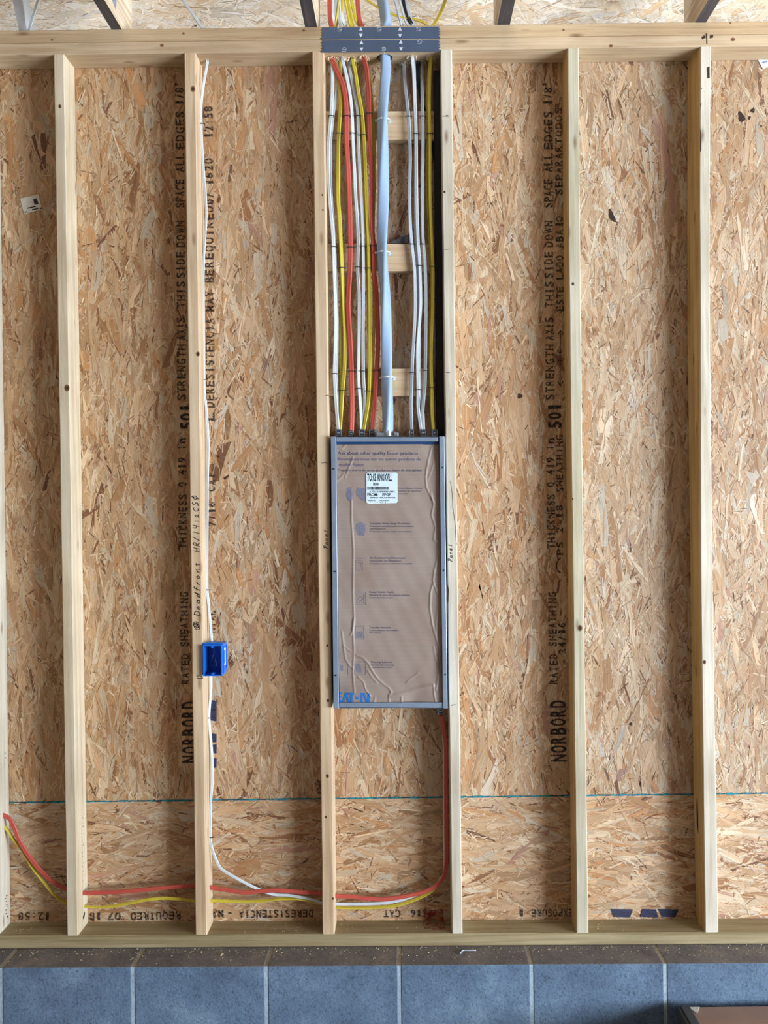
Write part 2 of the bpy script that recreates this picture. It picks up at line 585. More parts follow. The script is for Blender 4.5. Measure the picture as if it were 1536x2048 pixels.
def on_roof(u, v, n):
    k = 1 / math.sqrt(1 + RS * RS)
    # v runs along y, n points down and into the room
    return np.stack([u, v - n * RS * k, RZ0 - RS * v - n * k], 1)


roof = strand_board('ceiling', XL, XR, -0.9, 0.62, on_roof, M['osb_roof'], 0.0, 0.5, PAL_ROOF, 21, 0.75, sc=1.15)
tag(roof, 'pale strand-board roof sheathing above the top plate', 'ceiling', kind='structure')

bm = bmesh.new()
add_box(bm, -2.72, 4.6, -4.62, 0.1, -0.1, 0.0)
tag(link('floor', bm_mesh(bm, 'floor'), None, M['concrete']), 'grey concrete floor', 'floor', kind='structure')

bm = bmesh.new()  # added roof slab, out of view, blocks light from above
ya_, yb_ = -0.9, -4.6
add_hexa(bm, [(-2.7, ya_, RZ0 - RS * ya_), (2.7, ya_, RZ0 - RS * ya_), (2.7, yb_, RZ0 - RS * yb_), (-2.7, yb_, RZ0 - RS * yb_),
              (-2.7, ya_, RZ0 - RS * ya_ + .012), (2.7, ya_, RZ0 - RS * ya_ + .012), (2.7, yb_, RZ0 - RS * yb_ + .012), (-2.7, yb_, RZ0 - RS * yb_ + .012)])
tag(link('ceiling_rear_added', bm_mesh(bm, 'ceiling_rear_added'), None, M['shell']), 'added roof sheathing over the room, blocking light from above', 'ceiling', kind='structure')
bm = bmesh.new()  # added wall, out of view, cuts the light from the left
add_box(bm, -2.72, -2.70, -4.6, 0.1, 0, 3.3)
tag(link('wall_left_added', bm_mesh(bm, 'wall_left_added'), None, M['shell']), 'added plain board wall blocking light on the left', 'wall', kind='structure')
bm = bmesh.new()  # added wall, out of view, cuts the frontal light
add_box(bm, -2.72, 4.6, -4.62, -4.60, 0, 4.9)
tag(link('wall_rear_added', bm_mesh(bm, 'wall_rear_added'), None, M['shell']), 'added plain board wall blocking light behind the viewer', 'wall', kind='structure')

YF = -0.11
zt_l, zt_r = W(0, 1936, YF).z, W(1536, 1926, YF).z
zt = (zt_l + zt_r) / 2
jx = [W(q, 1990, YF).x for q in (-264, 2, 266, 533, 799, 1064, 1331, 1597)]
bm = bmesh.new()
xs = [XL - .05] + [j for j in jx if XL < j < XR] + [XR + .05]


def ledge_z(xx):
    return zt_l + (zt_r - zt_l) * (xx - W(0, 1930, YF).x) / (W(1536, 1930, YF).x - W(0, 1930, YF).x)


mg = 0.0055
for i in range(len(xs) - 1):
    a, b = xs[i] + mg, xs[i + 1] - mg
    za, zb_ = ledge_z(a), ledge_z(b)
    v = add_hexa(bm, [(a, YF, 0), (b, YF, 0), (b, 0.10, 0), (a, 0.10, 0), (a, YF, za), (b, YF, zb_), (b, 0.10, zb_), (a, 0.10, za)])
bevel_all(bm, 0.0025, 2)
for f in bm.faces:
    f.normal_update()
for f in bm.faces:
    if abs(f.normal.z) > 0.8:
        f.material_index = 1
for i in range(1, len(xs) - 1):
    a, b = xs[i] - mg - .001, xs[i] + mg + .001
    za = ledge_z(a) - 0.0012
    vs = add_hexa(bm, [(a, YF + .002, 0), (b, YF + .002, 0), (b, 0.099, 0), (a, 0.099, 0), (a, YF + .002, za), (b, YF + .002, za), (b, 0.099, za), (a, 0.099, za)], 2)
    for f in bm.faces:
        if all(q in vs for q in f.verts) and all(abs(q.co.z - za) < 1e-5 for q in f.verts):
            f.material_index = 3
me = bm_mesh(bm, 'wall_base')
o = link('wall_base', me, None, [M['block'], M['ledge'], M['mortar'], M['ledge_mortar']])
tag(o, 'blue-grey concrete block wall under the bottom plate', 'block wall', kind='structure')


# ------------------------------------------------------------------ lettering helpers
GLYPH = {}


def glyphs(s, bold):
    """filled outline of a string as vertices and faces, in font units"""
    if (s, bold) in GLYPH:
        return GLYPH[(s, bold)]
    cu = bpy.data.curves.new('t', 'FONT')
    cu.body = s
    cu.resolution_u = 3
    cu.offset = bold
    ob = bpy.data.objects.new('t', cu)
    COL.objects.link(ob)
    me = bpy.data.meshes.new_from_object(ob.evaluated_get(bpy.context.evaluated_depsgraph_get()))
    bpy.data.objects.remove(ob)
    bpy.data.curves.remove(cu)
    r = ([(v.co.x, v.co.y) for v in me.vertices], [tuple(p.vertices) for p in me.polygons])
    bpy.data.meshes.remove(me)
    GLYPH[(s, bold)] = r
    return r


def text_mesh_into(bm, s, a, b, h_px, y, dy=0.0006, conform=None, mono=False, bold=0.0):
    """letters s whose baseline runs from photo point a to b on the surface at depth y"""
    A, B = W(a[0], a[1], y), W(b[0], b[1], y)
    al = B - A
    Lw = al.length
    al.normalize()
    up = Vector((-al.z, 0, al.x))
    Hh = h_px * (D + y) / F
    capH = 0.70
    parts = []
    if mono and len(s) > 1:
        n_ = len(s)
        cw = Lw / (n_ - 0.22)
        for i, ch in enumerate(s):
            if ch == ' ':
                continue
            k = {'1': .5, 'I': .35, '/': .75, ':': .22, '.': .2, '"': .5, '-': .7, 'i': .3}.get(ch, 1.0)
            wd = cw * .78 * k
            parts.append((ch, cw * i + (cw * .78 - wd) / 2, wd))
    else:
        parts.append((s, 0, Lw))
    for ch, off, wd in parts:
        vv, ff = glyphs(ch, bold)
        if not vv:
            continue
        x0 = min(p[0] for p in vv)
        x1 = max(p[0] for p in vv)
        vs = []
        for vx, vy in vv:
            p = A + al * (off + (vx - x0) / max(x1 - x0, 1e-6) * wd) + up * (vy / capH * Hh)
            p.y = y - dy - (conform(p.x, p.z) if conform else 0)
            vs.append(bm.verts.new(p))
        for f in ff:
            try:
                bm.faces.new([vs[i] for i in f])
            except ValueError:
                pass


def text_obj(name, items, parent, mat, y, dy=0.0006, conform=None, mono=False, bold=0.0):
    for s, a, b, h in items:
        bm = bmesh.new()
        text_mesh_into(bm, s, a, b, h, y, dy, conform, mono, bold)
        me = bpy.data.meshes.new(name)
        bm.to_mesh(me)
        bm.free()
        link(name, me, parent, mat)


def ribbon(bm, pts, wd, th=0.0004):
    """a pen stroke: flat band in the xz plane through world points"""
    pts = [Vector(p) for p in pts]
    n = len(pts)
    prev = None
    for i in range(n):
        t = pts[min(i + 1, n - 1)] - pts[max(i - 1, 0)]
        t.y = 0
        if t.length < 1e-7:
            t = Vector((1, 0, 0))
        t.normalize()
        s = Vector((-t.z, 0, t.x)) * wd / 2
        k = [pts[i] + s, pts[i] - s]
        ring = [bm.verts.new(k[0]), bm.verts.new(k[1]), bm.verts.new(k[1] + Vector((0, th, 0))), bm.verts.new(k[0] + Vector((0, th, 0)))]
        if prev:
            for j in range(4):
                bm.faces.new([prev[j], prev[(j + 1) % 4], ring[(j + 1) % 4], ring[j]])
        else:
            bm.faces.new(ring)
        prev = ring
    bm.faces.new(prev[::-1])


STROKES = {
    'P': [[(.1, 0), (.35, .5), (.55, 1), (.2, .85), (.3, 1.05), (.75, 1.05), (.9, .8), (.6, .55), (.3, .5)]],
    'a': [[(.7, .45), (.35, .5), (.1, .2), (.3, 0), (.6, .2), (.72, .45), (.68, .1), (.85, 0)]],
    'n': [[(.15, 0), (.2, .45)], [(.2, .3), (.5, .5), (.65, .4), (.65, 0)]],
    'e': [[(.15, .25), (.65, .3), (.6, .5), (.3, .5), (.12, .25), (.3, 0), (.7, .08)]],
    'l': [[(.3, 0), (.55, .9)]],
    'D': [[(.15, 0), (.3, 1), (.1, .95), (.6, .95), (.95, .55), (.7, .1), (.1, 0)]],
    'd': [[(.6, .4), (.3, .45), (.1, .15), (.3, 0), (.6, .2), (.85, 1), (.7, 0)]],
    'f': [[(.8, .9), (.5, .95), (.4, .5), (.3, -.1)], [(.15, .5), (.7, .52)]],
    'r': [[(.15, 0), (.25, .5), (.25, .3), (.6, .5)]],
    'o': [[(.4, .5), (.1, .25), (.35, 0), (.65, .25), (.4, .5)]],
    't': [[(.35, .7), (.35, .05), (.6, 0)], [(.1, .45), (.65, .45)]],
    'H': [[(.15, 0), (.25, 1)], [(.7, 0), (.8, 1)], [(.2, .5), (.75, .5)]],
    'R': [[(.15, 0), (.25, 1), (.7, .95), (.7, .6), (.25, .5), (.75, 0)]],
    '/': [[(.1, 0), (.6, 1)]],
    '1': [[(.4, 0), (.5, .95)]],
    '4': [[(.2, .95), (.2, .45), (.75, .45)], [(.7, .9), (.6, 0)]],
    ':': [[(.4, .15), (.45, .22)], [(.4, .5), (.45, .57)]],
    '2': [[(.1, .4), (.4, .6), (.55, .4), (.1, 0), (.7, .05)]],
    'C': [[(.75, .75), (.4, .8), (.12, .4), (.35, .02), (.75, .1)]],
    'S': [[(.8, .85), (.35, .95), (.25, .6), (.65, .4), (.6, .05), (.1, .05)]],
    'O': [[(.5, .85), (.15, .5), (.4, .05), (.8, .3), (.75, .75), (.5, .85)], [(.35, -.1), (.6, 1.05)]],
    '@': [[(.5, 1), (.1, .6), (.3, 0), (.9, .2), (.9, .8), (.5, 1), (.3, .3), (.7, .1), (.55, .9), (.75, .8), (.7, .2), (.4, .8), (.35, .2), (.85, .5)]],
}


def handwriting(name, s, a, b, h_px, parent, mat, y=-0.0006, wd=0.0016):
    bm = bmesh.new()
    A, B = W(a[0], a[1], y), W(b[0], b[1], y)
    al = B - A
    adv = al.length / len(s)
    al.normalize()
    up = Vector((-al.z, 0, al.x))
    H = h_px * D / F
    for i, ch in enumerate(s):
        for st in STROKES.get(ch, []):
            pts = []
            for k in range(len(st) - 1):
                for q in range(4):
                    t = q / 4
                    pts.append(((st[k][0] * (1 - t) + st[k + 1][0] * t), (st[k][1] * (1 - t) + st[k + 1][1] * t)))
            pts.append(st[-1])
            # round the corners a little
            pts = [(p_[0] * .92 + p_[1] * .22, p_[1]) for p_ in pts]
            sm = [pts[0]] + [((pts[j - 1][0] + pts[j][0] * 2 + pts[j + 1][0]) / 4, (pts[j - 1][1] + pts[j][1] * 2 + pts[j + 1][1]) / 4) for j in range(1, len(pts) - 1)] + [pts[-1]]
            ribbon(bm, [A + al * (adv * (i + p[0])) + up * (H * p[1]) for p in sm], wd)
    return link(name, bm_mesh(bm, name), parent, mat)


# ------------------------------------------------------------------ printing on the boards
def col_line(dx, skip=()):
    out = []
    for s, y0, y1, x, h in [('1/8"', 209, 164, 1104, 17), ('EDGES', 298, 223, 1105, 17), ('ALL', 344, 307, 1105, 17),
                            ('SPACE', 415, 359, 1105, 17), ('DOWN', 494, 442, 1106, 17), ('SIDE', 556, 504, 1106, 17),
                            ('THIS', 615, 563, 1107, 17), ('AXIS', 680, 635, 1107, 17), ('STRENGTH', 800, 689, 1108, 17),
                            ('in', 900, 876, 1108, 16), ('0.419', 974, 915, 1109, 16), ('THICKNESS', 1097, 989, 1110, 16),
                            ('SHEATHING', 1293, 1184, 1113, 16), ('RATED', 1368, 1308, 1115, 16)]:
        out.append((s, (x + dx, y0), (x + dx - 0.5, y1), h))
    return out


right1 = col_line(0)
right2 = [('"', (1125, 214), (1125, 208), 14), ('TODOS', (1124, 288), (1123, 216), 13), ('SEPARAR', (1125, 389), (1124, 292), 14),
          ('ABAJO', (1126, 496), (1125, 433), 14), ('ESTE LADO', (1127, 622), (1126, 511), 14),
          ('TIE', (1124, 725), (1124, 700), 8), ('SHEATHING', (1126, 985), (1125, 870), 13), ('PS 2-18', (1126, 1110), (1125, 1010), 13),
          ('24/16', (1131, 1308), (1130, 1245), 14)]
left1 = [(s, (a[0] - 736.5, a[1]), (b[0] - 736.5, b[1]), h) for s, a, b, h in right1]
text_obj('printed_lettering', left1, wall_left_sheet, M['ink'], YB, 0.0010, mono=True, bold=.022)
text_obj('printed_lettering', right1 + right2, wall, M['ink'], YB, 0.0010, mono=True, bold=.022)
text_obj('printed_lettering', [('NORBORD', (1132, 1523), (1130, 1401), 30), ('501', (1122, 856), (1121, 807), 25),
                               ('NORBORD', (395, 1525), (393, 1403), 30), ('501', (386, 858), (385, 809), 25)],
         wall, M['ink_bold'], YB, 0.0011, mono=True, bold=.03)
text_obj('printed_lettering', [('12:58', (426, 276), (425, 213), 17), ('20', (426, 342), (426, 317), 17), ('07 16', (427, 409), (426, 346), 17),
                               ('REQUIRED', (427, 535), (427, 412), 17), ('BE', (428, 565), (428, 540), 17), ('MAY', (428, 623), (428, 582), 17),
                               ('DERESISTENCIA', (429, 815), (428, 637), 18), ('L', (429, 842), (429, 825), 18),
                               ('CAT', (430, 983), (430, 947), 15), ('7/16', (431, 1052), (430, 1004), 15), ('NTAL', (431, 1265), (431, 1221), 11)],
         wall, M['ink'], YB, 0.0010, mono=True, bold=.022)
# arrow and stamp ring on the right, stencil blocks right of the second stud
bm = bmesh.new()
ribbon(bm, [W(1121, 662, YB - .001), W(1120, 770, YB - .001)], 0.0025)
for q in (660, 772):
    s_ = 1 if q < 700 else -1
    ribbon(bm, [W(1116, q + 9 * s_, YB - .001), W(1121, q, YB - .001), W(1126, q + 9 * s_, YB - .001)], 0.003)
ribbon(bm, [W(1124 - 11 * math.sin(t), 1131 - 15 * math.cos(t), YB - .001) for t in [0.2 + i * 0.3 for i in range(10)]], 0.0035)
link('printed_arrow', bm_mesh(bm, 'printed_arrow'), wall, M['ink'])
bm = bmesh.new()
for y0, y1, sk in ((1399, 1419, 3), (1422, 1443, -4), (1466, 1484, 2), (1491, 1507, -2), (1515, 1535, 2)):
    px_quad_box(bm, [(414, y0), (433, y0 + sk), (433, y1), (414, y1 + sk)], YB - .001, YB - .0004)
link('stencil_mark', bm_mesh(bm, 'stencil_mark'), wall, M['ink_navy'])
bm = bmesh.new()
for x0, x1, sk in ((1221, 1266, 6), (1285, 1312, -5), (1316, 1358, 8)):
    px_quad_box(bm, [(x0, 1818), (x1, 1819), (x1 - sk, 1835), (x0 + sk, 1834)], YB - .001, YB - .0004)
link('stencil_mark', bm_mesh(bm, 'stencil_mark'), wall_low, M['ink_navy'])
text_obj('printed_lettering', [('12:58', (100, 1825), (37, 1825), 15), ('18', (203, 1825), (180, 1825), 15), ('07', (242, 1825), (216, 1825), 15),
                               ('REQUIRED', (361, 1823), (262, 1825), 15), ('MA', (447, 1820), (424, 1821), 15), ('DERESISTENCIA -', (626, 1819), (456, 1821), 15),
                               ('CAT', (801, 1820), (768, 1820), 14), ('7/16', (866, 1819), (822, 1820), 14), ('EXPOSURE', (1146, 1818), (1064, 1819), 14),
                               ('1', (1046, 1819), (1040, 1819), 14)],
         wall_low, M['ink'], YB, 0.0010, mono=True, bold=.022)
# dark bark streaks on the far right board
bm = bmesh.new()
for cx, cy, rx, ry, an in ((1483, 234, 6, 11, -.35), (1506, 221, 4, 4, 0), (1499, 235, 2.5, 3.5, .3), (1523, 252, 1.5, 2, 0), (1224, 432, 5, 14, -.4), (1040, 792, 5, 5, .6),
                           (1262, 1448, 3, 3, 0), (437, 913, 2, 2, 0), (452, 955, 2, 6, .9)):
    pts = []
    for i in range(12):
        t = i / 12 * 2 * math.pi
        rr = 1 + 0.22 * math.sin(3 * t + cx)
        ex, ey = rx * rr * math.cos(t), ry * rr * math.sin(t)
        pts.append(W(cx + ex * math.cos(an) - ey * math.sin(an), cy + ex * math.sin(an) + ey * math.cos(an), YB - .0006))
    top = [bm.verts.new(p) for p in pts]
    bot = [bm.verts.new(p + Vector((0, .0012, 0))) for p in pts]
    bm.faces.new(top)
    for i in range(12):
        bm.faces.new([top[i], top[(i + 1) % 12], bot[(i + 1) % 12], bot[i]])
link('bark_patch', bm_mesh(bm, 'bark_patch'), wall, M['bark'])

# ------------------------------------------------------------------ studs
Z_BT = (W(0, 1872, 0).z + W(1536, 1864, 0).z) / 2


def zbt(x):
    a, b = W(0, 1872, 0), W(1536, 1864, 0)
    return a.z + (b.z - a.z) * (x - a.x) / (b.x - a.x)


def stud(label, rows, mat, side=None, knots=(), barks=(), twist=None, z0=None, z1=None):
    """rows: (photo row, left edge, right edge) of the front face; twist: sideways shift of the back at each row"""
    rs = random.Random(int(rows[0][1]) + 5)
    pts = []
    for i, (py, xl, xr) in enumerate(rows):
        a, b = W(xl, py, 0), W(xr, py, 0)
        pts.append([a.z, a.x, b.x, (twist[i] if twist else 0.0)])
    pts.sort()
    z0 = z0 if z0 is not None else zbt((pts[0][1] + pts[0][2]) / 2)
    z1 = z1 if z1 is not None else Z_PB
    zz = [p[0] for p in pts]
    n = 26
    bm = bmesh.new()
    prev = None
    yd = YB - 0.0003
    for i in range(n + 1):
        z = z0 + (z1 - z0) * i / n
        xl, xr, tw = (float(np.interp(z, zz, [p[k] for p in pts])) for k in (1, 2, 3))
        if i not in (0, n):
            j = rs.uniform(-.0006, .0006)
            xl += j
            xr += rs.uniform(-.0006, .0006)
        c = 0.0028
        sec = [(xl + c, 0), (xr - c, 0), (xr, c), (xr + tw, yd - c), (xr + tw - c, yd), (xl + tw + c, yd), (xl + tw, yd - c), (xl, c)]
        ring = [bm.verts.new((x_, y_, z)) for x_, y_ in sec]
        if prev:
            for k in range(8):
                f = bm.faces.new([prev[k], prev[(k + 1) % 8], ring[(k + 1) % 8], ring[k]])
                if side is not None and k == 6:
                    f.material_index = 1
        else:
            bm.faces.new(ring[::-1])
        prev = ring
    bm.faces.new(prev)
    nk = 2
    for kx, ky, r in knots:
        c_ = W(kx, ky, 0)
        vs = []
        for i in range(12):
            t = i / 12 * 2 * math.pi
            vs.append(bm.verts.new((c_.x + r * .8 * math.cos(t), -0.0005, c_.z + r * 1.1 * math.sin(t))))
        bm.faces.new(vs).material_index = nk
        vs2 = []
        for i in range(12):
            t = i / 12 * 2 * math.pi
            vs2.append(bm.verts.new((c_.x + r * .42 * math.cos(t), -0.0009, c_.z + r * .6 * math.sin(t))))
        bm.faces.new(vs2).material_index = 3
    for pl in barks:
        ps = [bm.verts.new(W(a, b, -0.0007)) for a, b in pl]
        bm.faces.new(ps).material_index = 3
    me = bm_mesh(bm, 'wall_stud')
    o = link('wall_stud', me, None, [mat, side or mat, M['knot'], M['bark']])
    center_origin(o)
    return tag(o, label, 'stud', 'studs of the framed wall')


stud_h = stud('whitish stud cut off by the left edge of the photo', [(130, -51, -27), (1870, -28, -4)], M['stud_white'])
stud_a = stud('pale stud left of the stud that carries the blue box',
              [(107, 107, 128), (1000, 121, 143), (1873, 134, 156)], M['stud_pale'],
              knots=((120, 213, .006), (134, 776, .010), (118, 1010, .004)))
stud_b = stud('tan stud with handwriting and the blue outlet box on it',
              [(106, 368, 391), (1290, 383.5, 405.5), (1870, 391, 414)], M['stud_tan'],
              knots=((386, 178, .009), (396, 708, .007)))
stud_c = stud('stud along the left side of the breaker panel',
              [(106, 624, 647.5), (1000, 634.5, 659), (1866, 645, 669)], M['stud_tan'],
              knots=((645, 390, .003), (646, 420, .003), (654.5, 1291, .004), (656, 1401, .005), (655, 1552, .006), (652, 1634, .004), (666, 1797, .004)))
stud_d = stud('pale stud along the right side of the breaker panel',
              [(103, 881, 904), (1000, 892.5, 913.5), (1864, 904, 925)], M['stud_white'],
              knots=((889, 384, .004),),
              barks=([(894, 1165), (898, 1180), (896, 1208), (893, 1190)],))
stud_e = stud('greenish stud right of the breaker panel',
              [(97, 1135, 1157.5), (500, 1137, 1160.5), (1200, 1146, 1168), (1864, 1153, 1177)], M['stud_green'], M['stud_ochre'],  # left side in ochre, its shade put into the colour
              knots=((1146, 568, .005), (1145, 998, .004), (1160, 1256, .009), (1150, 1728, .003)))
stud_f = stud('twisted stud furthest right with bark along its edge and an ochre side',
              [(95, 1401, 1422), (353, 1399, 1420), (660, 1400, 1420), (1100, 1401, 1425), (1400, 1404, 1429), (1864, 1410, 1437)],
              M['stud_white'], M['stud_ochre'],
              knots=((1409, 1324, .006),),
              barks=([(1414, 135), (1419, 133), (1419.5, 156), (1415, 157)], [(1400, 252), (1403, 270), (1402.5, 303), (1400, 302)],
                     [(1400.5, 208), (1403, 205), (1402, 216)], [(1402, 175), (1404, 176), (1403, 180)]),
              twist=[-.012, -.010, -.011, -.004, -.003, 0.0])

# dark split edge near the foot of the far right stud
bm = bmesh.new()
px_quad_box(bm, [(1393.5, 1598), (1396, 1632), (1399.5, 1688), (1394.5, 1650)], .048, .052)
link('bark_edge', bm_mesh(bm, 'bark_edge'), stud_f, M['bark'])
# ------------------------------------------------------------------ plates with drilled holes
CABLE_HOLES = []          # (x, y, r)


def hole_at(px, py, r):
    y = depth_at(py, Z_PB, px)
    p = W(px, py, y)
    CABLE_HOLES.append((p.x, y, r))
    return p


H = {}
for k, px, py, r in (('W1', 664.5, 118, .0085), ('R1', 665, 116, .011), ('W2', 684.5, 115, .010), ('Y2', 705, 117, .010), ('R2', 728, 115, .011),
                     ('SER', 769, 116, .026), ('W4', 807, 126, .009), ('W5', 825, 113, .010), ('W6', 845, 125, .009), ('Y4', 862, 113, .010),
                     ('BX', 415, 122, .007)):
    H[k] = hole_at(px, py, r)


def drilled(name, z0, z1, mat, label):
    bm = bmesh.new()
    add_box(bm, XL, XR, 0.0, YB - 0.0003, z0, z1)
    bevel_all(bm, 0.0022, 1)
    o = link(name, bm_mesh(bm, name), None, mat)
    for i, (hx, hy, r) in enumerate(CABLE_HOLES):
        b2 = bmesh.new()
        add_cyl(b2, (hx, hy, z0 - .02), (hx, hy, z1 + .02), r, 20)
        c = link('cutter', bm_mesh(b2, 'cutter'))
        md = o.modifiers.new('hole', 'BOOLEAN')
        md.object = c
        md.operation = 'DIFFERENCE'
        md.solver = 'EXACT'
        bpy.context.view_layer.update()
        me = bpy.data.meshes.new_from_object(o.evaluated_get(bpy.context.evaluated_depsgraph_get()))
        o.modifiers.clear()
        o.data = me
        bpy.data.objects.remove(c)
    center_origin(o)
    return tag(o, label, 'plate')


plate_top = drilled('top_plate', Z_PM + .0007, Z_PT, M['plate'], 'upper board of the doubled top plate, roof trusses resting on it')
plate_low = drilled('top_plate', Z_PB, Z_PM, M['plate_under'], 'lower board of the doubled top plate, stud tops against it')

bm = bmesh.new()
bl, br_ = W(0, 1898, 0), W(1536, 1888.5, 0)


def zbb(x):
    return bl.z + (br_.z - bl.z) * (x - bl.x) / (br_.x - bl.x)


n = 20
prev = None
for i in range(n + 1):
    x_ = XL + (XR - XL) * i / n
    c = .003
    sec = [(0, zbb(x_) + c), (0, zbt(x_) - c), (c, zbt(x_)), (YB - .0003, zbt(x_)), (YB - .0003, zbb(x_)), (c, zbb(x_))]
    ring = [bm.verts.new((x_, a, b)) for a, b in sec]
    if prev:
        for k in range(6):
            bm.faces.new([prev[k], prev[(k + 1) % 6], ring[(k + 1) % 6], ring[k]])
    else:
        bm.faces.new(ring)
    prev = ring
bm.faces.new(prev[::-1])
plate_bot = link('bottom_plate', bm_mesh(bm, 'bottom_plate'), None, M['treated'])
center_origin(plate_bot)
tag(plate_bot, 'greenish treated bottom plate lying on the block wall', 'plate')

# knots on the plates
for par, ks in ((plate_top, ((104, 80, .004), (367, 67, .0045), (608, 61, .005), (1127, 60, .004), (1461, 46, .003))),
                (plate_low, ((324, 91, .006), (1222, 92, .006), (1466, 79, .007)))):
    for kx, ky, r in ks:
        bm = bmesh.new()
        c_ = W(kx, ky, 0)
        vs = [bm.verts.new((c_.x + r * math.cos(i * math.pi / 6), -0.0005, c_.z + .8 * r * math.sin(i * math.pi / 6))) for i in range(12)]
        bm.faces.new(vs)
        link('knot', bm_mesh(bm, 'knot'), par, M['knot'])
bm = bmesh.new()
for q in ([(1403, 74), (1410, 70), (1412, 75), (1405, 79)], [(1420, 71), (1427, 69), (1426, 75), (1420, 77)], [(1412, 66), (1414, 66), (1415, 88), (1413, 88)]):
    bm.faces.new([bm.verts.new(W(a, b, -.0006)) for a, b in q])
link('nail_dent', bm_mesh(bm, 'nail_dent'), plate_low, M['bark'])

# splinters hanging round the drilled holes
bm = bmesh.new()
rs = random.Random(12)
for hi, (hx, hy, r) in enumerate(CABLE_HOLES):
    cnt = 14 if hi == 10 else (6 if hi == 5 else 60)
    for i in range(cnt):
        t = rs.uniform(0, 2 * math.pi)
        rr = r * rs.uniform(0.98, 1.3)
        p = Vector((hx + rr * math.cos(t), hy + rr * math.sin(t), Z_PB + .0004))
        l = rs.uniform(.006, .017)
        d = Vector((rs.uniform(-1, 1), rs.uniform(-.9, .6), -rs.uniform(.1, 1.3))).normalized() * l
        s = Vector((rs.uniform(-1, 1), rs.uniform(-1, 1), rs.uniform(-.3, .3))).normalized() * rs.uniform(.0009, .0022)
        a_, b_, c_, d_ = (bm.verts.new(p + s), bm.verts.new(p - s), bm.verts.new(p + s.cross(d).normalized() * .0008), bm.verts.new(p + d))
        for f in ((a_, b_, c_), (a_, b_, d_), (b_, c_, d_), (c_, a_, d_)):
            bm.faces.new(f)
tag(link('hole_splinters', bm_mesh(bm, 'hole_splinters'), plate_low, M['splinter']), kind='stuff')


# ------------------------------------------------------------------ nail plates over the cable holes
def nail_plate(y_top, y_bot, label, smarks, tri):
    o = empty('nail_plate', W(760, y_bot, 0), label, 'nail plate', 'steel nail plates on the top plate')
    bm = bmesh.new()
    rs = random.Random(int(y_top))
    xl, xr = 643.5, 879.5

    def yy(x_, base):
        return base - (x_ - 762) * 0.006 + (x_ - 762) * 0.0
    top, bot = [], []
    for i in range(25):
        x_ = xl + (xr - xl) * i / 24
        top.append(W(x_, y_top - (x_ - 762) * ROLL * .6, -.0018))
        bot.append(W(x_, y_bot - (x_ - 762) * ROLL * .6, -.0018))
    left = []
    right = []
    nt_ = 9
    for k in range(1, nt_):
        t = k / nt_
        j = 3.0 if k % 2 else -1.5
        left.append(W(xl + j, y_top + (y_bot - y_top) * t + .7, -.0018))
        right.append(W(xr - j, y_top + (y_bot - y_top) * t - 1.4, -.0018))
    outline = top + right + bot[::-1] + left[::-1]
    f = [bm.verts.new(p) for p in outline]
    b = [bm.verts.new(p + Vector((0, .0016, 0))) for p in outline]
    bm.faces.new(f)
    bm.faces.new(b[::-1])
    for i in range(len(f)):
        bm.faces.new([f[i], f[(i + 1) % len(f)], b[(i + 1) % len(f)], b[i]])
    link('plate_sheet', bm_mesh(bm, 'plate_sheet'), o, M['nailplate'])
    for cx, cy, up in tri:
        bm = bmesh.new()
        s = 1 if up else -1
        px_quad_box(bm, [(cx - .6, cy - 3.2 * s), (cx + .6, cy - 3.2 * s), (cx + 3.6, cy + 3 * s), (cx - 3.6, cy + 3 * s)], -.0026, -.0017)
        link('punched_tooth', bm_mesh(bm, 'punched_tooth'), o, M['tooth'])
    for cx, cy in smarks:
        bm = bmesh.new()
        ribbon(bm, [W(cx + a, cy + b, -.0022) for a, b in ((4, -3), (0, -4), (-4, -2), (-2, 0), (2, 0), (3, 2), (0, 4), (-4, 3))], .0012)
        ribbon(bm, [W(cx + a, cy + b, -.0022) for a, b in ((3, -4), (5, -1), (1, 4), (4, 3))], .001)
        link('punched_mark', bm_mesh(bm, 'punched_mark'), o, M['tooth'])
    return o


nail_plate(54, 78, 'upper blue-grey steel nail plate over the cables', ((679, 58.5), (758, 58.5), (837, 58)),
           ((721.5, 58, True), (721.5, 70.5, False), (800, 58, True), (800, 71, False)))
nail_plate(80, 104, 'lower blue-grey steel nail plate over the cables', ((688, 99), (767, 98), (839, 84)),
           ((723, 85, True), (723, 98, False), (801.5, 84, True), (802, 97.5, False)))

# ------------------------------------------------------------------ roof trusses
def truss(label, px_l, px_r, dark=True, h=0.15, gusset=None, under='shade_grey', web=None, row=53):
    a, b = W(px_l, row, 0), W(px_r, row, 0)
    z = Z_PT + .0005
    o = empty('roof_truss', (a.x, 0.02, z), label, 'truss', 'roof trusses on the top plate')
    bm = bmesh.new()
    add_box(bm, a.x, b.x, -.9, YB + .02, z, z + h)
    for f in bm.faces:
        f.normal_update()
        f.material_index = 1 if f.normal.z < -.5 or all(v.co.z < z + .001 for v in f.verts) else 0  # undersides get the darker material, shade painted as colour
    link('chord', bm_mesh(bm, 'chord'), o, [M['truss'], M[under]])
    if gusset:
        s = gusset
        xx = b.x + .0008 if s > 0 else a.x - .0008
        bm = bmesh.new()
        pts = [(-.13, .055), (-.055, .028), (-.02, .16), (-.16, .16)]
        va = [bm.verts.new((xx, yy, z + zz_)) for yy, zz_ in pts]
        vb = [bm.verts.new((xx - .0014 * s, yy, z + zz_)) for yy, zz_ in pts]
        bm.faces.new(va)
        bm.faces.new(vb[::-1])
        for i in range(4):
            bm.faces.new([va[i], va[(i + 1) % 4], vb[(i + 1) % 4], vb[i]])
        link('truss_plate', bm_mesh(bm, 'truss_plate'), o, M['truss_plate'])
    return o


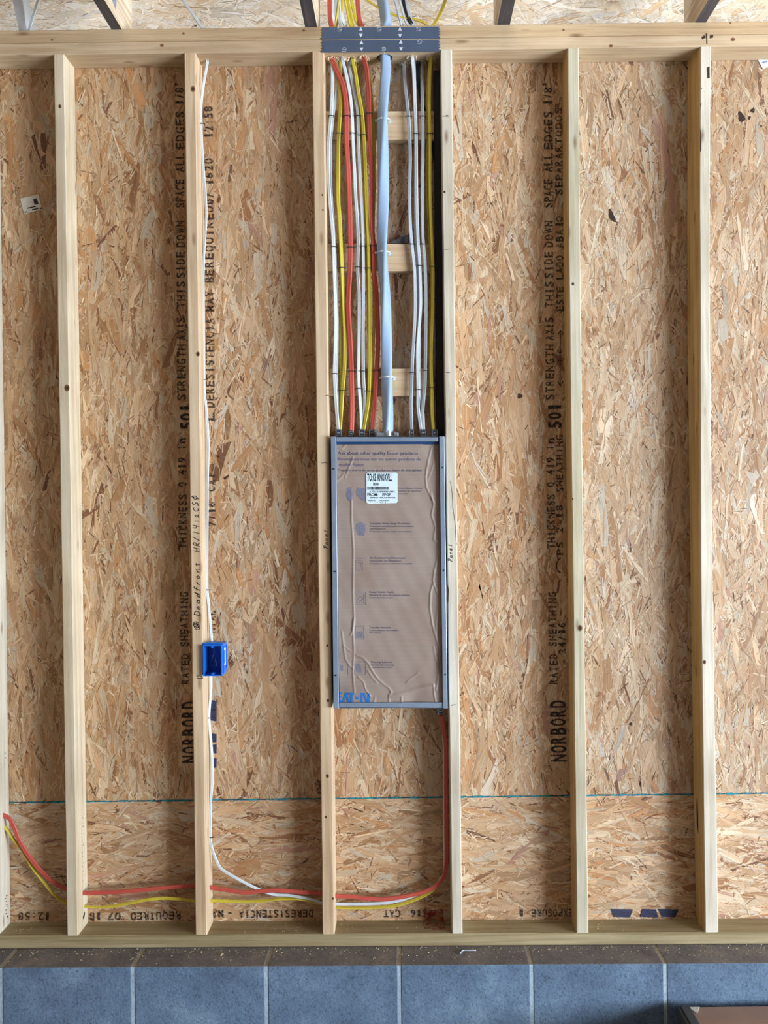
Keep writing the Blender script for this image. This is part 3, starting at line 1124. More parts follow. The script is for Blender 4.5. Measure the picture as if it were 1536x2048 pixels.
truss('left truss with a dark underside and a steel plate on its side', 222, 243, gusset=1, h=.19)
truss('middle truss with a shade-coloured dark underside left of the cables', 610, 634)
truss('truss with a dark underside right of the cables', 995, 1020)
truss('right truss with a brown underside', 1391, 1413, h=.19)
# far left truss piece: leaning pale web
bm = bmesh.new()
p0, p1 = W(46, 62, .10), W(31, -22, .10)
add_hexa(bm, [p0 + Vector((-.013, 0, 0)), p0 + Vector((.013, 0, 0)), p0 + Vector((.013, .06, 0)), p0 + Vector((-.013, .06, 0)),
              p1 + Vector((-.018, 0, 0)), p1 + Vector((.018, 0, 0)), p1 + Vector((.018, .06, 0)), p1 + Vector((-.018, .06, 0))])
o = center_origin(link('roof_brace', bm_mesh(bm, 'roof_brace'), None, M['strap']))
tag(o, 'pale brace standing on the plate at the top left corner', 'brace')

# ------------------------------------------------------------------ battens and black strip behind the cables
BAT_Y = 0.052


def batten(label, y0, y1, x0, x1, slope=0):
    bm = bmesh.new()
    px_quad_box(bm, [(x0, y0 + slope), (x1, y0 - slope), (x1, y1 - slope), (x0, y1 + slope)], BAT_Y, BAT_Y + .034)
    bevel_all(bm, .0015, 1)
    o = link('batten', bm_mesh(bm, 'batten'), None, M['batten'])
    center_origin(o)
    return tag(o, label, 'batten', 'battens behind the cables')


batten('top batten behind the cables, just under the top plate', 222, 279, 649, 868)
batten('middle batten behind the cables', 487, 542, 655, 862)
batten('bottom batten behind the cables, just above the panel', 737, 792, 658, 864)
bm = bmesh.new()  # plain black upright box right of the battens
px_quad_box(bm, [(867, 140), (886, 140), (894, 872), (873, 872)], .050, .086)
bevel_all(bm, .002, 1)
o = center_origin(link('black_strip', bm_mesh(bm, 'black_strip'), None, M['black']))
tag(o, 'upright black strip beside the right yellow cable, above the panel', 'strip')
# second small strip left of the big cable behind the cables
bm = bmesh.new()
px_quad_box(bm, [(803, 474), (818, 468), (818, 486), (777, 486)], .06, .075)
o = center_origin(link('wood_shim', bm_mesh(bm, 'wood_shim'), None, M['shade_grey']))
tag(o, 'grey wedge of wood lying on top of the middle batten', 'wedge')

# ------------------------------------------------------------------ cables
def catmull(P, step=0.006):
    P = [Vector(p) for p in P]
    out = []
    Q = [P[0] * 2 - P[1]] + P + [P[-1] * 2 - P[-2]]
    for i in range(1, len(Q) - 2):
        p0, p1, p2, p3 = Q[i - 1], Q[i], Q[i + 1], Q[i + 2]
        n_ = max(2, int((p2 - p1).length / step))
        for k in range(n_):
            t = k / n_
            out.append(0.5 * ((2 * p1) + (p2 - p0) * t + (2 * p0 - 5 * p1 + 4 * p2 - p3) * t * t + (3 * p1 - p0 - 3 * p2 + p3) * t ** 3))
    out.append(P[-1])
    return out


def sweep(P, wd, th, twist=0.0, wob=0.0, seg=20, lobes=0, tw_rate=0.0, seed=0, sq=0.8, step=.006):
    pts = catmull(P, step)
    bm = bmesh.new()
    prev = None
    s = 0
    rs = random.Random(seed)
    ph = rs.uniform(0, 6)
    first = None
    for i, p in enumerate(pts):
        T = (pts[min(i + 1, len(pts) - 1)] - pts[max(i - 1, 0)]).normalized()
        if i:
            s += (p - pts[i - 1]).length
        nrm = Vector((0, -1, 0))
        B = T.cross(nrm)
        if B.length < .2:
            B = Vector((1, 0, 0))
        B.normalize()
        Nn = B.cross(T).normalized()
        th_ = twist + wob * math.sin(s * 7 + ph) + tw_rate * s
        ring = []
        for k in range(seg):
            a = k / seg * 2 * math.pi
            ca_, sa_ = math.cos(a), math.sin(a)
            r = 1 + (0.13 * math.cos(lobes * a) + 0.02 * math.cos(2 * lobes * a) if lobes else 0)
            ex = math.copysign(abs(ca_) ** sq, ca_) * wd / 2 * r
            ey = math.copysign(abs(sa_) ** sq, sa_) * th / 2 * r
            if not lobes:
                ey *= 1 - 0.34 * math.exp(-(ca_ * 2.6) ** 2)
            x_ = ex * math.cos(th_) - ey * math.sin(th_)
            y_ = ex * math.sin(th_) + ey * math.cos(th_)
            ring.append(bm.verts.new(p + B * x_ + Nn * y_))
        if prev:
            for k in range(seg):
                bm.faces.new([prev[k], prev[(k + 1) % seg], ring[(k + 1) % seg], ring[k]])
        else:
            first = ring
        prev = ring
    bm.faces.new(first[::-1])
    bm.faces.new(prev)
    return bm_mesh(bm, 'cable', True)


def cable(label, P, mat, wd, th, group='cables above the panel', **kw):
    me = sweep(P, wd, th, **kw)
    o = link('cable', me, None, M[mat])
    center_origin(o)
    return tag(o, label, 'cable', group)


CY = 0.040


def run(path, y=CY, hole=None, up=(), ytop=None):
    """photo path going down from the hole; 'up' = the part above the plates, from high to low"""
    out = [W(a, b, .05) for a, b in up]
    if hole is not None:
        hx, hy = hole.x, hole.y
        out += [Vector((hx, hy, Z_PT + .01)), Vector((hx, hy, Z_PM)), Vector((hx, hy, Z_PB + .002))]
    n_ = len(path)
    for i, q in enumerate(path):
        t = min(1.0, (q[1] - 118) / 90.0)
        yy = q[2] if len(q) > 2 else (y if hole is None else hole.y * (1 - t) + y * t)
        out.append(W(q[0], q[1], yy))
    return out


W1 = [(665, 140), (665, 165), (664, 195), (662, 231), (657, 288), (657, 356), (661, 415), (666, 473), (668, 532), (671, 618), (671, 677), (669, 735), (669, 755), (672, 804), (677, 866)]
cable('leftmost white cable running down to the panel', run(W1, .036, H['W1'], [(667, -12), (667, 30)]), 'white', .0112, .0065, wob=.35, seed=1)
W1b = [(676, 150, .05), (672, 190, .05), (667, 225, .046), (661, 288, .045), (661, 356, .046), (664, 415, .046), (668, 473, .045), (671, 532, .046), (674, 618, .046), (674, 677, .046), (673, 735, .045), (673, 765, .045), (675, 804, .045), (676, 866, .040)]
cable('white cable tucked behind the leftmost white one', run(W1b, .046, H['R1'] + Vector((.012, .02, 0)), [(672, -12), (670, 30)]), 'gray', .010, .006, wob=.2, seed=2)
Y1 = [(674, 150), (677, 168), (681.5, 199), (680, 232), (677, 278), (676, 337), (676, 395), (679, 434), (681.5, 483), (684, 536), (686, 579), (688, 618), (690, 677), (689, 735), (685, 780), (682.5, 823), (679, 866)]
cable('yellow cable beside the leftmost white cables', run(Y1, .040, H['R1'] + Vector((.006, .016, 0)), [(681, -12), (676, 30)]), 'yellow', .0125, .007, wob=.45, seed=3)
Y1b = [(680, 168, .05), (684, 199, .05), (682, 232, .05), (679, 278, .049), (679, 337, .049), (678, 395, .049), (680, 434, .049), (682, 483, .049), (682, 536, .049), (683, 579, .049), (682, 618, .049), (681.5, 677, .048), (682, 735, .048), (682, 780, .046), (681, 823, .044), (679.5, 866, .042)]
cable('yellow cable mostly hidden behind the left yellow one', run(Y1b, .049, H['W2'] + Vector((-.008, .02, 0)), [(684, -12), (684, 30)]), 'yellow', .009, .006, wob=.2, seed=4)
R1 = [(667, 125), (675, 144), (686, 170), (691, 199), (693, 232), (693, 278), (695, 317), (698, 376), (699.7, 434), (700.5, 493), (699.7, 540), (697, 589), (696.5, 618), (700, 677), (702, 716), (703, 755), (704, 794), (704, 833), (703, 866)]
cable('left orange-red cable running down to the panel', run(R1, .036, H['R1'], [(659.5, -12), (660.5, 35)]), 'red', .0158, .0105, wob=.25, seed=5)
W2 = [(686, 125), (691, 144), (699.6, 188), (704, 232), (706, 288), (709, 346), (710.5, 385), (714, 434), (716, 483), (715, 540), (717.6, 579), (718, 618), (717.6, 677), (717, 716), (717, 755), (718.6, 784), (721.5, 823), (723, 866)]
cable('white cable just right of the left orange-red cable', run(W2, .040, H['W2'], [(673, -12), (678, 35)]), 'white', .0112, .0065, wob=.3, seed=6)
W3 = [(700, 140, .05), (707, 177, .05), (715, 221, .044), (716.6, 278, .044), (719, 337, .042), (721.5, 385, .042), (724.5, 434), (726, 483), (727, 540), (726.5, 618), (725.9, 677), (726.4, 735), (727.4, 765), (729.8, 798), (728.4, 829), (726, 866, .05)]
cable('white cable left of the middle yellow cables', run(W3, .042, H['Y2'] + Vector((-.012, .018, 0)), [(679, -12), (684, 35)]), 'white', .0108, .0065, wob=.3, seed=7)
Y2 = [(707, 130), (710.7, 144), (717.3, 188), (724, 226), (728, 278), (730.7, 337), (732.3, 386), (734.3, 434), (736.8, 483), (738, 540), (739, 599), (739.5, 657), (739.5, 716), (739, 755), (738, 784), (736, 808), (730.4, 841), (726, 866)]
cable('middle yellow cable in front of its neighbour', run(Y2, .038, H['Y2'], [(689, -12), (700, 45)]), 'yellow', .0115, .007, wob=.3, seed=8)
Y3 = [(733, 130, .056), (740, 170, .056), (746, 240, .054), (748, 285, .052), (748, 330, .05), (748, 380, .05), (747, 420, .05), (746, 470, .05), (747, 540, .05), (748, 590, .048), (748, 638, .046), (747, 677, .045), (745, 725, .045), (743, 784, .045), (738, 830, .044), (737, 866, .044)]
cable('yellow cable behind the right orange-red cable', run(Y3, .05, H['R2'] + Vector((.002, .022, 0)), [(701, -12), (712, 39)]), 'yellow', .0105, .0065, wob=.35, seed=9)
Y3b = [(712, 150, .052), (718, 188, .052), (722, 226, .050), (725, 278, .049), (728, 337, .049), (730, 386, .049), (732, 434, .048), (734, 483, .047), (735, 540, .047), (736.5, 599, .046), (737, 657, .045), (742, 716, .045), (741, 755, .045), (739, 784, .045), (738, 820, .045), (736, 866, .046)]
cable('yellow cable mostly hidden behind the middle yellow one', run(Y3b, .048, H['Y2'] + Vector((.008, .016, 0)), [(693, -12), (705, 45)]), 'yellow', .010, .006, wob=.25, seed=10)
R2 = [(730, 127), (733, 137), (737, 177), (738, 221), (739.5, 278), (742.7, 327), (744, 366), (743.4, 395), (743.4, 425), (744, 454), (747, 493), (748, 540), (751.8, 579), (754.8, 628), (755.7, 677), (755, 716), (752.8, 745), (750.9, 774), (749, 813), (744, 866)]
cable('right orange-red cable next to the thick pale blue cable', run(R2, .036, H['R2'], [(714, -12), (719, 40)]), 'red', .0148, .0095, wob=.35, seed=11)
SER = [(770, 130), (770, 155), (767, 221), (766, 270), (765.5, 317), (765.5, 395), (765, 473), (766.5, 532), (769.4, 579), (772, 657), (774, 716), (775.3, 774), (775.7, 823), (775, 866)]
cable('thick pale blue-grey service cable, twisted, down the middle', run(SER, .026, H['SER'], [(764, -14), (772, 40)]), 'blue_gray', .0350, .0310,
      lobes=3, tw_rate=-5.0, sq=1.0, seg=36, seed=12)
W4 = [(808, 140), (811, 177), (817, 232), (819, 270), (820, 317), (819, 376), (819.6, 434), (822, 473), (826, 512), (829, 545), (830, 618), (827.4, 677), (825, 716), (823.5, 755), (822, 794), (822, 823), (823.5, 866)]
cable('white cable first to the right of the thick pale blue cable', run(W4, .038, H['W4'], [(787, -12), (801, 40)]), 'gray', .0112, .0065, wob=.35, seed=13)
W5 = [(825, 125), (827, 144), (829, 188), (831, 240), (832, 278), (832.5, 337), (833, 385), (834, 434), (836, 483), (839.5, 535), (841, 608), (837.8, 657), (835, 696), (835, 735), (836, 774), (836, 813), (839.7, 843), (843, 866)]
cable('white cable second to the right of the thick pale blue cable', run(W5, .038, H['W5'], [(797, -12), (813, 45)]), 'white', .0108, .0065, wob=.3, seed=14)
W7 = [(829, 150, .054), (831, 240, .052), (831, 337, .05), (831, 434, .05), (832, 483, .05), (835, 540, .048), (836.4, 599, .048), (838.7, 677, .046), (838.3, 735, .046), (840.7, 784, .044), (845.6, 823, .04), (847.5, 866, .04)]
cable('white cable crossing behind its neighbours near the panel', run(W7, .05, H['W5'] + Vector((.004, .02, 0)), [(803, -12), (820, 45)]), 'white', .0098, .006, wob=.25, seed=15)
W6 = [(844, 140), (844.6, 199), (845.2, 240), (845.6, 298), (844.6, 356), (844.6, 415), (845.6, 473), (849.5, 522), (851.4, 579), (851.4, 657), (850.5, 735), (849.5, 774), (846.6, 804), (844.6, 833), (845.5, 866)]
cable('white cable left of the right yellow cable', run(W6, .038, H['W6'], [(808, -12), (824, 45)]), 'gray', .0112, .0065, wob=.3, seed=16)
Y4 = [(861.5, 125), (860, 144), (858.5, 199), (859, 239), (860, 268), (860, 317), (860, 376), (861, 425), (864, 493), (866, 542), (865.7, 579), (865, 628), (863, 677), (862, 726), (863.8, 784), (864, 823), (868, 866)]
cable('right yellow cable beside the black strip', run(Y4, .036, H['Y4'], [(895, -12), (882, 24), (870, 46)]), 'yellow', .0108, .0068, wob=.4, seed=17)
Y4b = [(858, 150, .048), (855, 199, .048), (855.5, 239, .048), (857, 268, .048), (855, 317, .048), (855, 376, .048), (857, 425, .048), (861, 493, .047), (863, 542, .046), (863, 579, .046), (861.5, 640, .046), (860, 700, .046), (862, 784, .045), (864, 830, .042), (866, 866, .042)]
cable('yellow cable hidden behind the right one, crossing the attic above', run(Y4b, .048, H['Y4'] + Vector((-.003, .018, 0)), [(724, -12), (735, 0), (760, 17), (795, 32), (830, 39), (852, 48)]), 'yellow', .0100, .006, twist=.3, wob=.4, seed=18)
BK = [(834, 140, .066), (838, 170, .066), (848, 220, .072), (862, 262, .074), (870, 320, .07)]
cable('short black cable above the black strip', run(BK, .066, Vector((H['W6'].x - .012, .072, 0)), [(803, -12), (815, 30), (822, 46)]), 'black', .013, .010, seed=19)

# white cable to the outlet box
BX = [(414, 130), (407, 170), (402.5, 209), (402.5, 256), (405.5, 319), (411, 393), (412.5, 432), (409, 490), (406.5, 549), (406.5, 647), (407.8, 764), (413, 823), (416.5, 890),
      (415, 959), (414.5, 1038), (414, 1104), (414, 1170), (417, 1209), (421, 1249), (424, 1286)]
P = run([(a, b, .062 if b > 200 else .05) for a, b in BX], .05, H['BX'], [(350, -24), (365, 0), (385, 27), (402, 52)])
cable('white cable stapled down the stud to the blue outlet box', P, 'white', .0086, .0055, 'cables outside the panel bay', wob=.3, seed=20)
# white cable from the box, through the stud to the panel
D_X = [(889, 1735, .052), (888.5, 1660, .055), (888, 1560, .055), (887, 1480, .052), (882, 1437, .045)]
P = [(422, 1349), (422, 1375), (420.6, 1394), (418.5, 1420), (418, 1436), (419.7, 1461), (424, 1514), (424, 1567), (421.5, 1601), (421, 1638), (420.5, 1676), (425, 1700), (437.5, 1731), (447, 1741),
     (475, 1757.5), (509, 1775), (546, 1788.5), (575, 1790.5), (604, 1795), (626, 1800), (645, 1806), (673, 1808), (723, 1808), (760, 1806.5), (796.5, 1801.6), (826, 1792), (850, 1782), (872, 1769), (884, 1755)]
cable('white cable from the blue outlet box sagging across to the panel bay', [W(a, b, .060 if b < 1700 else .050) for a, b in P] + [W(a + 1, b, c) for a, b, c in D_X],
      'white', .0090, .0060, 'cables outside the panel bay', twist=.25, wob=.35, seed=21)
P = [(-30, 1616), (6, 1630), (19, 1638), (28, 1654), (40.6, 1685), (62.5, 1719), (87.5, 1747.5), (109, 1765), (132, 1777), (167, 1785.6), (187.5, 1785.6), (234, 1784), (281, 1780), (328, 1775.6), (359, 1773), (389, 1772),
     (420, 1775), (460, 1781), (490, 1785), (515, 1783), (546, 1781), (560, 1781), (600, 1784), (640, 1787), (673, 1792), (699, 1793), (735, 1797), (772, 1798), (821, 1790.6), (857.5, 1780), (882, 1762), (890.5, 1742),
     (893, 1717), (893, 1668), (892, 1571), (891.7, 1498), (888, 1461), (883, 1430)]
cable('orange-red cable running along the wall foot and up to the panel underside', [W(a, b, .046 if i < len(P) - 3 else .035) for i, (a, b) in enumerate(P)],
      'red', .0135, .0085, 'cables outside the panel bay', wob=.15, seed=22)
P = [(-30, 1636), (6, 1651), (28, 1680), (47, 1704), (62.5, 1732), (87.5, 1765), (109, 1790), (132, 1806), (167, 1812.5), (203, 1814), (234, 1811), (265.6, 1805), (297, 1799), (328, 1796.6), (359, 1798), (389, 1802),
     (422, 1801.5), (473, 1803), (509, 1803), (538.5, 1800.4), (556.8, 1798), (575, 1797.5), (597, 1798), (618.7, 1802), (643, 1808), (673, 1815), (723, 1816), (760, 1814.5), (796.5, 1810), (833, 1798), (857.5, 1786), (874.6, 1771), (884, 1757)]
cable('yellow cable sagging along the wall foot below the orange-red one', [W(a, b, .054) for a, b in P] + [W(a + .5, b, c + .012) for a, b, c in D_X],
      'yellow', .0100, .0058, 'cables outside the panel bay', twist=.9, wob=.45, seed=23)
# pale cable in the attic top left
cable('pale blue-white cable slanting over the plate at the top left', [W(57, 64, .07), W(66, 34, .07), W(77, -2, .07), W(82, -20, .07)],
      'white', .0090, .0055, 'cables outside the panel bay', seed=24)


# ------------------------------------------------------------------ staples
def staple(x, y, w_px, yd, label, mat='staple'):
    bm = bmesh.new()
    k = (D + yd) / F
    hw = w_px / 2 * k
    c = W(x, y, yd)
    pts = [c + Vector((-hw - .001, .012, 0)), c + Vector((-hw - .001, 0, 0)), c + Vector((-hw * .5, -.0008, .0003)), c + Vector((hw * .5, -.0008, -.0003)), c + Vector((hw + .001, 0, 0)), c + Vector((hw + .001, .012, 0))]
    r = .00085
    prev = None
    for i, p in enumerate(pts):
        t = (pts[min(i + 1, 5)] - pts[max(i - 1, 0)]).normalized()
        u = t.cross(Vector((0, 0, 1))).normalized()
        ring = [bm.verts.new(p + Vector((0, 0, 1)) * a * r * 1.3 + u * b * r) for a, b in ((1, 1), (1, -1), (-1, -1), (-1, 1))]
        if prev:
            for q in range(4):
                bm.faces.new([prev[q], prev[(q + 1) % 4], ring[(q + 1) % 4], ring[q]])
        else:
            bm.faces.new(ring)
        prev = ring
    bm.faces.new(prev[::-1])
    # small driven head on the right
    add_box(bm, c.x + hw, c.x + hw + .0045, c.y + .001, c.y + .003, c.z - .0008, c.z + .0008)
    o = link('cable_staple', bm_mesh(bm, 'cable_staple'), None, M[mat])
    center_origin(o)
    return tag(o, label, 'staple', 'staples holding the cables')


CN = {'W1': 'leftmost white cable', 'R1': 'left orange-red cable', 'W3': 'white cable beside the middle yellow ones', 'R2': 'right orange-red cable',
      'W4': 'white cable right of the thick one', 'W6': 'rightmost white cable', 'Y1': 'left yellow cable', 'W2': 'white cable beside the left orange-red one',
      'Y2': 'middle yellow cable', 'W5': 'second white cable right of the thick one', 'Y4': 'right yellow cable'}
for bn, lst in (('top', (('W1', 662, 231, 9), ('R1', 693, 231, 12), ('W3', 716, 231, 9), ('R2', 738, 226, 11), ('W4', 817, 232, 10), ('W6', 845.5, 232, 9),
                         ('Y1', 678, 266, 11), ('W2', 705.6, 266, 9), ('Y2', 726.5, 269, 10), ('W5', 832, 267, 9), ('Y4', 860, 267, 10))),
                ('middle', (('W1', 668, 493, 9), ('R1', 700.4, 494, 12), ('W3', 726, 492, 9), ('R2', 747, 491, 11), ('W4', 824, 488, 10), ('W6', 846.5, 488, 10),
                            ('Y1', 684, 535, 10), ('W2', 715.4, 534, 10), ('Y2', 737.8, 536, 10), ('W5', 839, 531, 9), ('Y4', 865.5, 533, 10))),
                ('bottom', (('W1', 669, 747, 9), ('R1', 703, 742, 12), ('W3', 726.6, 742, 9), ('R2', 753, 741, 11), ('W4', 824, 745, 9), ('W6', 850.4, 741, 9),
                            ('Y1', 685.5, 781, 11), ('W2', 718.5, 777, 10), ('Y2', 738, 782, 10), ('W5', 837, 779, 11), ('Y4', 863.5, 775, 10)))):
    for cn, x_, y_, w_ in lst:
        staple(x_, y_, w_, .0305 if cn in ('R1', 'R2', 'W1', 'Y4') else .033, 'dark staple over the %s at the %s batten' % (CN[cn], bn))
for bn, x_, y_, in (('top', 766.5, 240), ('middle', 766, 505), ('bottom', 775, 755)):
    bm = bmesh.new()
    c = W(x_, y_, .026)
    seg = 20
    for i in range(seg):
        a0, a1 = math.pi * i / seg, math.pi * (i + 1) / seg
        for z0_, z1_ in ((-.002, .002),):
            R0, R1_ = .0188, .0200
            q = []
            for a in (a0, a1):
                for R_ in (R0, R1_):
                    q.append(Vector((c.x - R_ * math.cos(a), c.y - R_ * .86 * math.sin(a), 0)))
            add_hexa(bm, [Vector((p.x, p.y, c.z + z0_)) for p in (q[0], q[1], q[3], q[2])] + [Vector((p.x, p.y, c.z + z1_)) for p in (q[0], q[1], q[3], q[2])])
    add_box(bm, c.x + .018, c.x + .025, c.y - .003, c.y + .012, c.z - .010, c.z + .002)
    add_box(bm, c.x - .026, c.x - .018, c.y - .001, c.y + .012, c.z - .002, c.z + .002)
    add_cyl(bm, (c.x + .0215, c.y - .004, c.z - .004), (c.x + .0215, c.y - .008, c.z - .004), .0022, 10)
    bmesh.ops.remove_doubles(bm, verts=bm.verts[:], dist=1e-6)
    o = center_origin(link('cable_strap', bm_mesh(bm, 'cable_strap'), None, M['strap']))
    tag(o, 'white strap round the thick pale cable at the %s batten' % bn, 'strap', 'straps on the thick cable')
for x_, y_, l in ((403.5, 247, 'top of the stud'), (408, 759, 'its upper half'), (415, 1180, 'just above the blue box'), (418.5, 1436, 'below the blue box'), (421, 1675, 'near the floor bend')):
    staple(x_, y_, 8, .056, 'thin dark staple on the box cable at %s' % l)


# ------------------------------------------------------------------ breaker panel
PY0 = -0.014
pan = empty('electrical_panel', W(778, 1416, 0.03), 'steel breaker panel box between two studs, open front covered by cardboard', 'electrical panel')
# cabinet shell
tl, tr, br2, bl2 = (662.5, 874), (888, 874), (894, 1416), (668, 1416)
bm = bmesh.new()
t = .0015
q = [W(*p, PY0 + .001) for p in (tl, tr, br2, bl2)]
dyv = Vector((0, .082, 0))


def wall_piece(a, b, inw):
    add_hexa(bm, [a, b, b + dyv, a + dyv, a + inw, b + inw, b + dyv + inw, a + dyv + inw])


wall_piece(q[0], q[1], Vector((0, 0, -t)))
wall_piece(q[3], q[2], Vector((0, 0, t)))
wall_piece(q[3], q[0], Vector((t, 0, 0)))
wall_piece(q[2], q[1], Vector((-t, 0, 0)))
qb = [p + dyv for p in q]
add_hexa(bm, [qb[3], qb[2], qb[2] + Vector((0, t, 0)), qb[3] + Vector((0, t, 0)), qb[0], qb[1], qb[1] + Vector((0, t, 0)), qb[0] + Vector((0, t, 0))])
link('cabinet', bm_mesh(bm, 'cabinet'), pan, M['steel'])


def flange(name, c, y0, y1):
    bm = bmesh.new()
    px_quad_box(bm, c, y0, y1)
    bevel_all(bm, .0012, 2)
    return link(name, bm_mesh(bm, name), pan, M['steel'])


flange('side_rail', [(661.5, 873), (672, 873), (677.5, 1417), (667, 1417)], PY0, PY0 + .010)
flange('side_rail', [(878.5, 872.5), (888.8, 872.5), (895, 1417), (886, 1417)], PY0 - .002, PY0 + .010)
flange('top_rail', [(672.5, 874), (876, 873.5), (876.2, 883), (672.6, 883.5)], PY0 + .001, PY0 + .010)
flange('bottom_rail', [(678, 1406), (885, 1405), (885.2, 1416), (678.2, 1417)], PY0 + .001, PY0 + .010)
for x_, y_ in ((667.5, 938), (670, 1143), (671.5, 1351), (885, 935), (887.5, 1141), (890.5, 1349)):
    bm = bmesh.new()
    c = W(x_, y_, PY0 - .003)
    add_cyl(bm, c, c + Vector((0, .003, 0)), .0026, 12)
    link('screw', bm_mesh(bm, 'screw'), pan, M['screw'])
bm = bmesh.new()  # blue strip standing in for the shade line under the top rail
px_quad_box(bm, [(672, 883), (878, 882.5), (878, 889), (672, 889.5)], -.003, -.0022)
link('blue_shade_line', bm_mesh(bm, 'blue_shade_line'), pan, M['shade_line'])


def connector(x_, y0, y1, w_, mat='conn', yd=.028, flip=False):
    bm = bmesh.new()
    px_quad_box(bm, [(x_ - w_ / 2, y0), (x_ + w_ / 2, y0), (x_ + w_ / 2, y1), (x_ - w_ / 2, y1)], yd, yd + .022)
    bevel_all(bm, .0012, 1)
    c = link('cable_connector', bm_mesh(bm, 'cable_connector'), pan, M[mat])
    bm = bmesh.new()
    a, b = x_ - w_ / 2 + 1.2, x_ + w_ / 2 - 1.2
    u, v = y0 + 1.5, y1 - 1.5
    m_ = (y0 + y1) / 2
    y_ = yd - .0012
    ribbon(bm, [W(*p, y_) for p in ((a, v), (a, u), (b, u), (b, v), (a, v))], .0013, .0014)
    ribbon(bm, [W(*p, y_) for p in ((a + 2.4, m_), (b - 2, m_))], .0022, .0014)
    link('clamp_rim', bm_mesh(bm, 'clamp_rim'), c, M['conn_rim'])
    return c


for x_ in (677, 702, 724, 743.5, 823, 846.5, 869.5):
    connector(x_, 858.5 if x_ != 702 else 861, 873, 12.5 if x_ not in (702, 823) else 9.5)
connector(881, 1417, 1429.5, 12)
# screw clamp of the thick cable
bm = bmesh.new()
px_quad_box(bm, [(752, 865), (797, 864.5), (797, 873), (752, 873.5)], .012, .040)
bevel_all(bm, .002, 2)
c0 = W(775, 860, .026)
add_cyl(bm, c0 + Vector((0, 0, -.003)), c0 + Vector((0, 0, -.020)), .0180, 24)
cl = link('cable_clamp', bm_mesh(bm, 'cable_clamp'), pan, M['zinc'])
for x_ in (757, 791.5):
    bm = bmesh.new()
    c = W(x_, 867.5, .011)
    add_cyl(bm, c + Vector((0, -.004, 0)), c + Vector((0, .004, 0)), .0062, 18)
    add_box(bm, c.x - .005, c.x + .005, c.y - .0045, c.y - .003, c.z - .0006, c.z + .0006)
    link('clamp_screw', bm_mesh(bm, 'clamp_screw'), cl, M['zinc'])

# ------------------------------------------------------------------ cardboard in the panel
CYD = -0.004
CREASES = [
    ([(703, 1000), (703, 1040), (707, 1100), (706, 1180), (708, 1235), (706, 1262), (708, 1300), (706, 1345), (708.5, 1384)], 1.0, 1.0),
    ([(708, 1238), (705, 1262), (701, 1270)], 1.0, 1.0),
    ([(684, 1264), (687, 1292), (691, 1318), (700, 1332), (706, 1336)], .9, 1.0),
    ([(688, 1292), (697, 1300), (703, 1303)], .6, .8),
    ([(712, 1310), (725, 1315), (737, 1327), (745, 1342), (756, 1358), (768, 1369), (778, 1376), (782, 1383)], 1.0, 1.1),
    ([(736, 1342), (745, 1356), (754, 1366)], .8, .8),
    ([(716, 1353), (727, 1364), (731, 1379), (741, 1392)], .9, .9),
    ([(863, 895), (858, 915), (853, 940), (851, 955), (853, 975), (860, 990), (868, 1005)], 1.0, 1.0),
    ([(868, 925), (863, 940), (856, 960)], .6, .7),
    ([(862, 985), (867, 1010), (863, 1030), (871, 1055), (867, 1080), (875, 1083), (878, 1105), (869, 1140), (866, 1160), (869, 1172), (877, 1190)], 1.1, 1.0),
    ([(866, 1168), (861, 1185), (860, 1215), (864, 1245), (870, 1270), (877, 1290), (881, 1305), (876, 1330), (877, 1350), (872, 1380)], 1.1, 1.1),
    ([(877, 1205), (872, 1245), (872, 1270)], .8, .9),
    ([(867, 1293), (871, 1316), (876, 1330)], .7, .8),
    ([(813, 1366), (820, 1358), (829, 1352), (837, 1346)], .8, .9),
    ([(867, 1370), (868, 1385), (871, 1404)], 1.0, 1.0),
    ([(748, 1404), (750, 1395)], .8, 1.0), ([(778, 1404), (778, 1390), (783, 1384)], 1.0, 1.1), ([(803, 1405), (803, 1393)], 1.0, 1.0),
    ([(783, 1392), (800, 1389), (830, 1380), (856, 1373), (865, 1371)], 1.6, 2.6),
    ([(690, 955), (700, 930), (706, 915)], .8, 1.0), ([(672, 962), (682, 955), (687, 948)], .8, 1.2),
    ([(672, 893), (684, 897), (690, 891)], .9, 1.4),
    ([(676, 1148), (760, 1147), (878, 1150)], -.35, 1.0),
]
CR = []
for pl, amp, wd in CREASES:
    ps = [W(a, b, CYD) for a, b in pl]
    CR.append((np.array([[p.x, p.z] for p in ps]), amp * .0021, wd * .0026))
TL, TR, BR, BL = (W(*p, CYD) for p in ((672, 889), (878, 888), (885.5, 1406), (678, 1407)))
cb_c = [W(676, 1385, CYD), W(690, 1300, CYD), W(880, 1330, CYD), W(830, 1395, CYD), W(876, 900, CYD)]


def crease_h(X, Z):
    X = np.asarray(X, float)
    Z = np.asarray(Z, float)
    h = np.zeros_like(X)
    for seg, amp, wd in CR:
        dmin = np.full(X.shape, 1e9)
        for i in range(len(seg) - 1):
            a, b = seg[i], seg[i + 1]
            ab = b - a
            t_ = np.clip(((X - a[0]) * ab[0] + (Z - a[1]) * ab[1]) / (ab @ ab), 0, 1)
            d_ = np.hypot(X - a[0] - t_ * ab[0], Z - a[1] - t_ * ab[1])
            dmin = np.minimum(dmin, d_)
        h += amp * np.exp(-(dmin / wd) ** 2)
    # soft dents towards the corners
    for c_, r_, am in ((cb_c[0], .035, -.006), (cb_c[2], .03, -.004), (cb_c[3], .03, -.005), (cb_c[4], .04, -.005)):
        h += am * np.exp(-((X - c_.x) ** 2 + (Z - c_.z) ** 2) / r_ ** 2)
    h += .0006 * np.sin(X * 31 + 1.2) * np.sin(Z * 17)
    h += .00025 * np.sin(X * 120 + Z * 60)
    return h


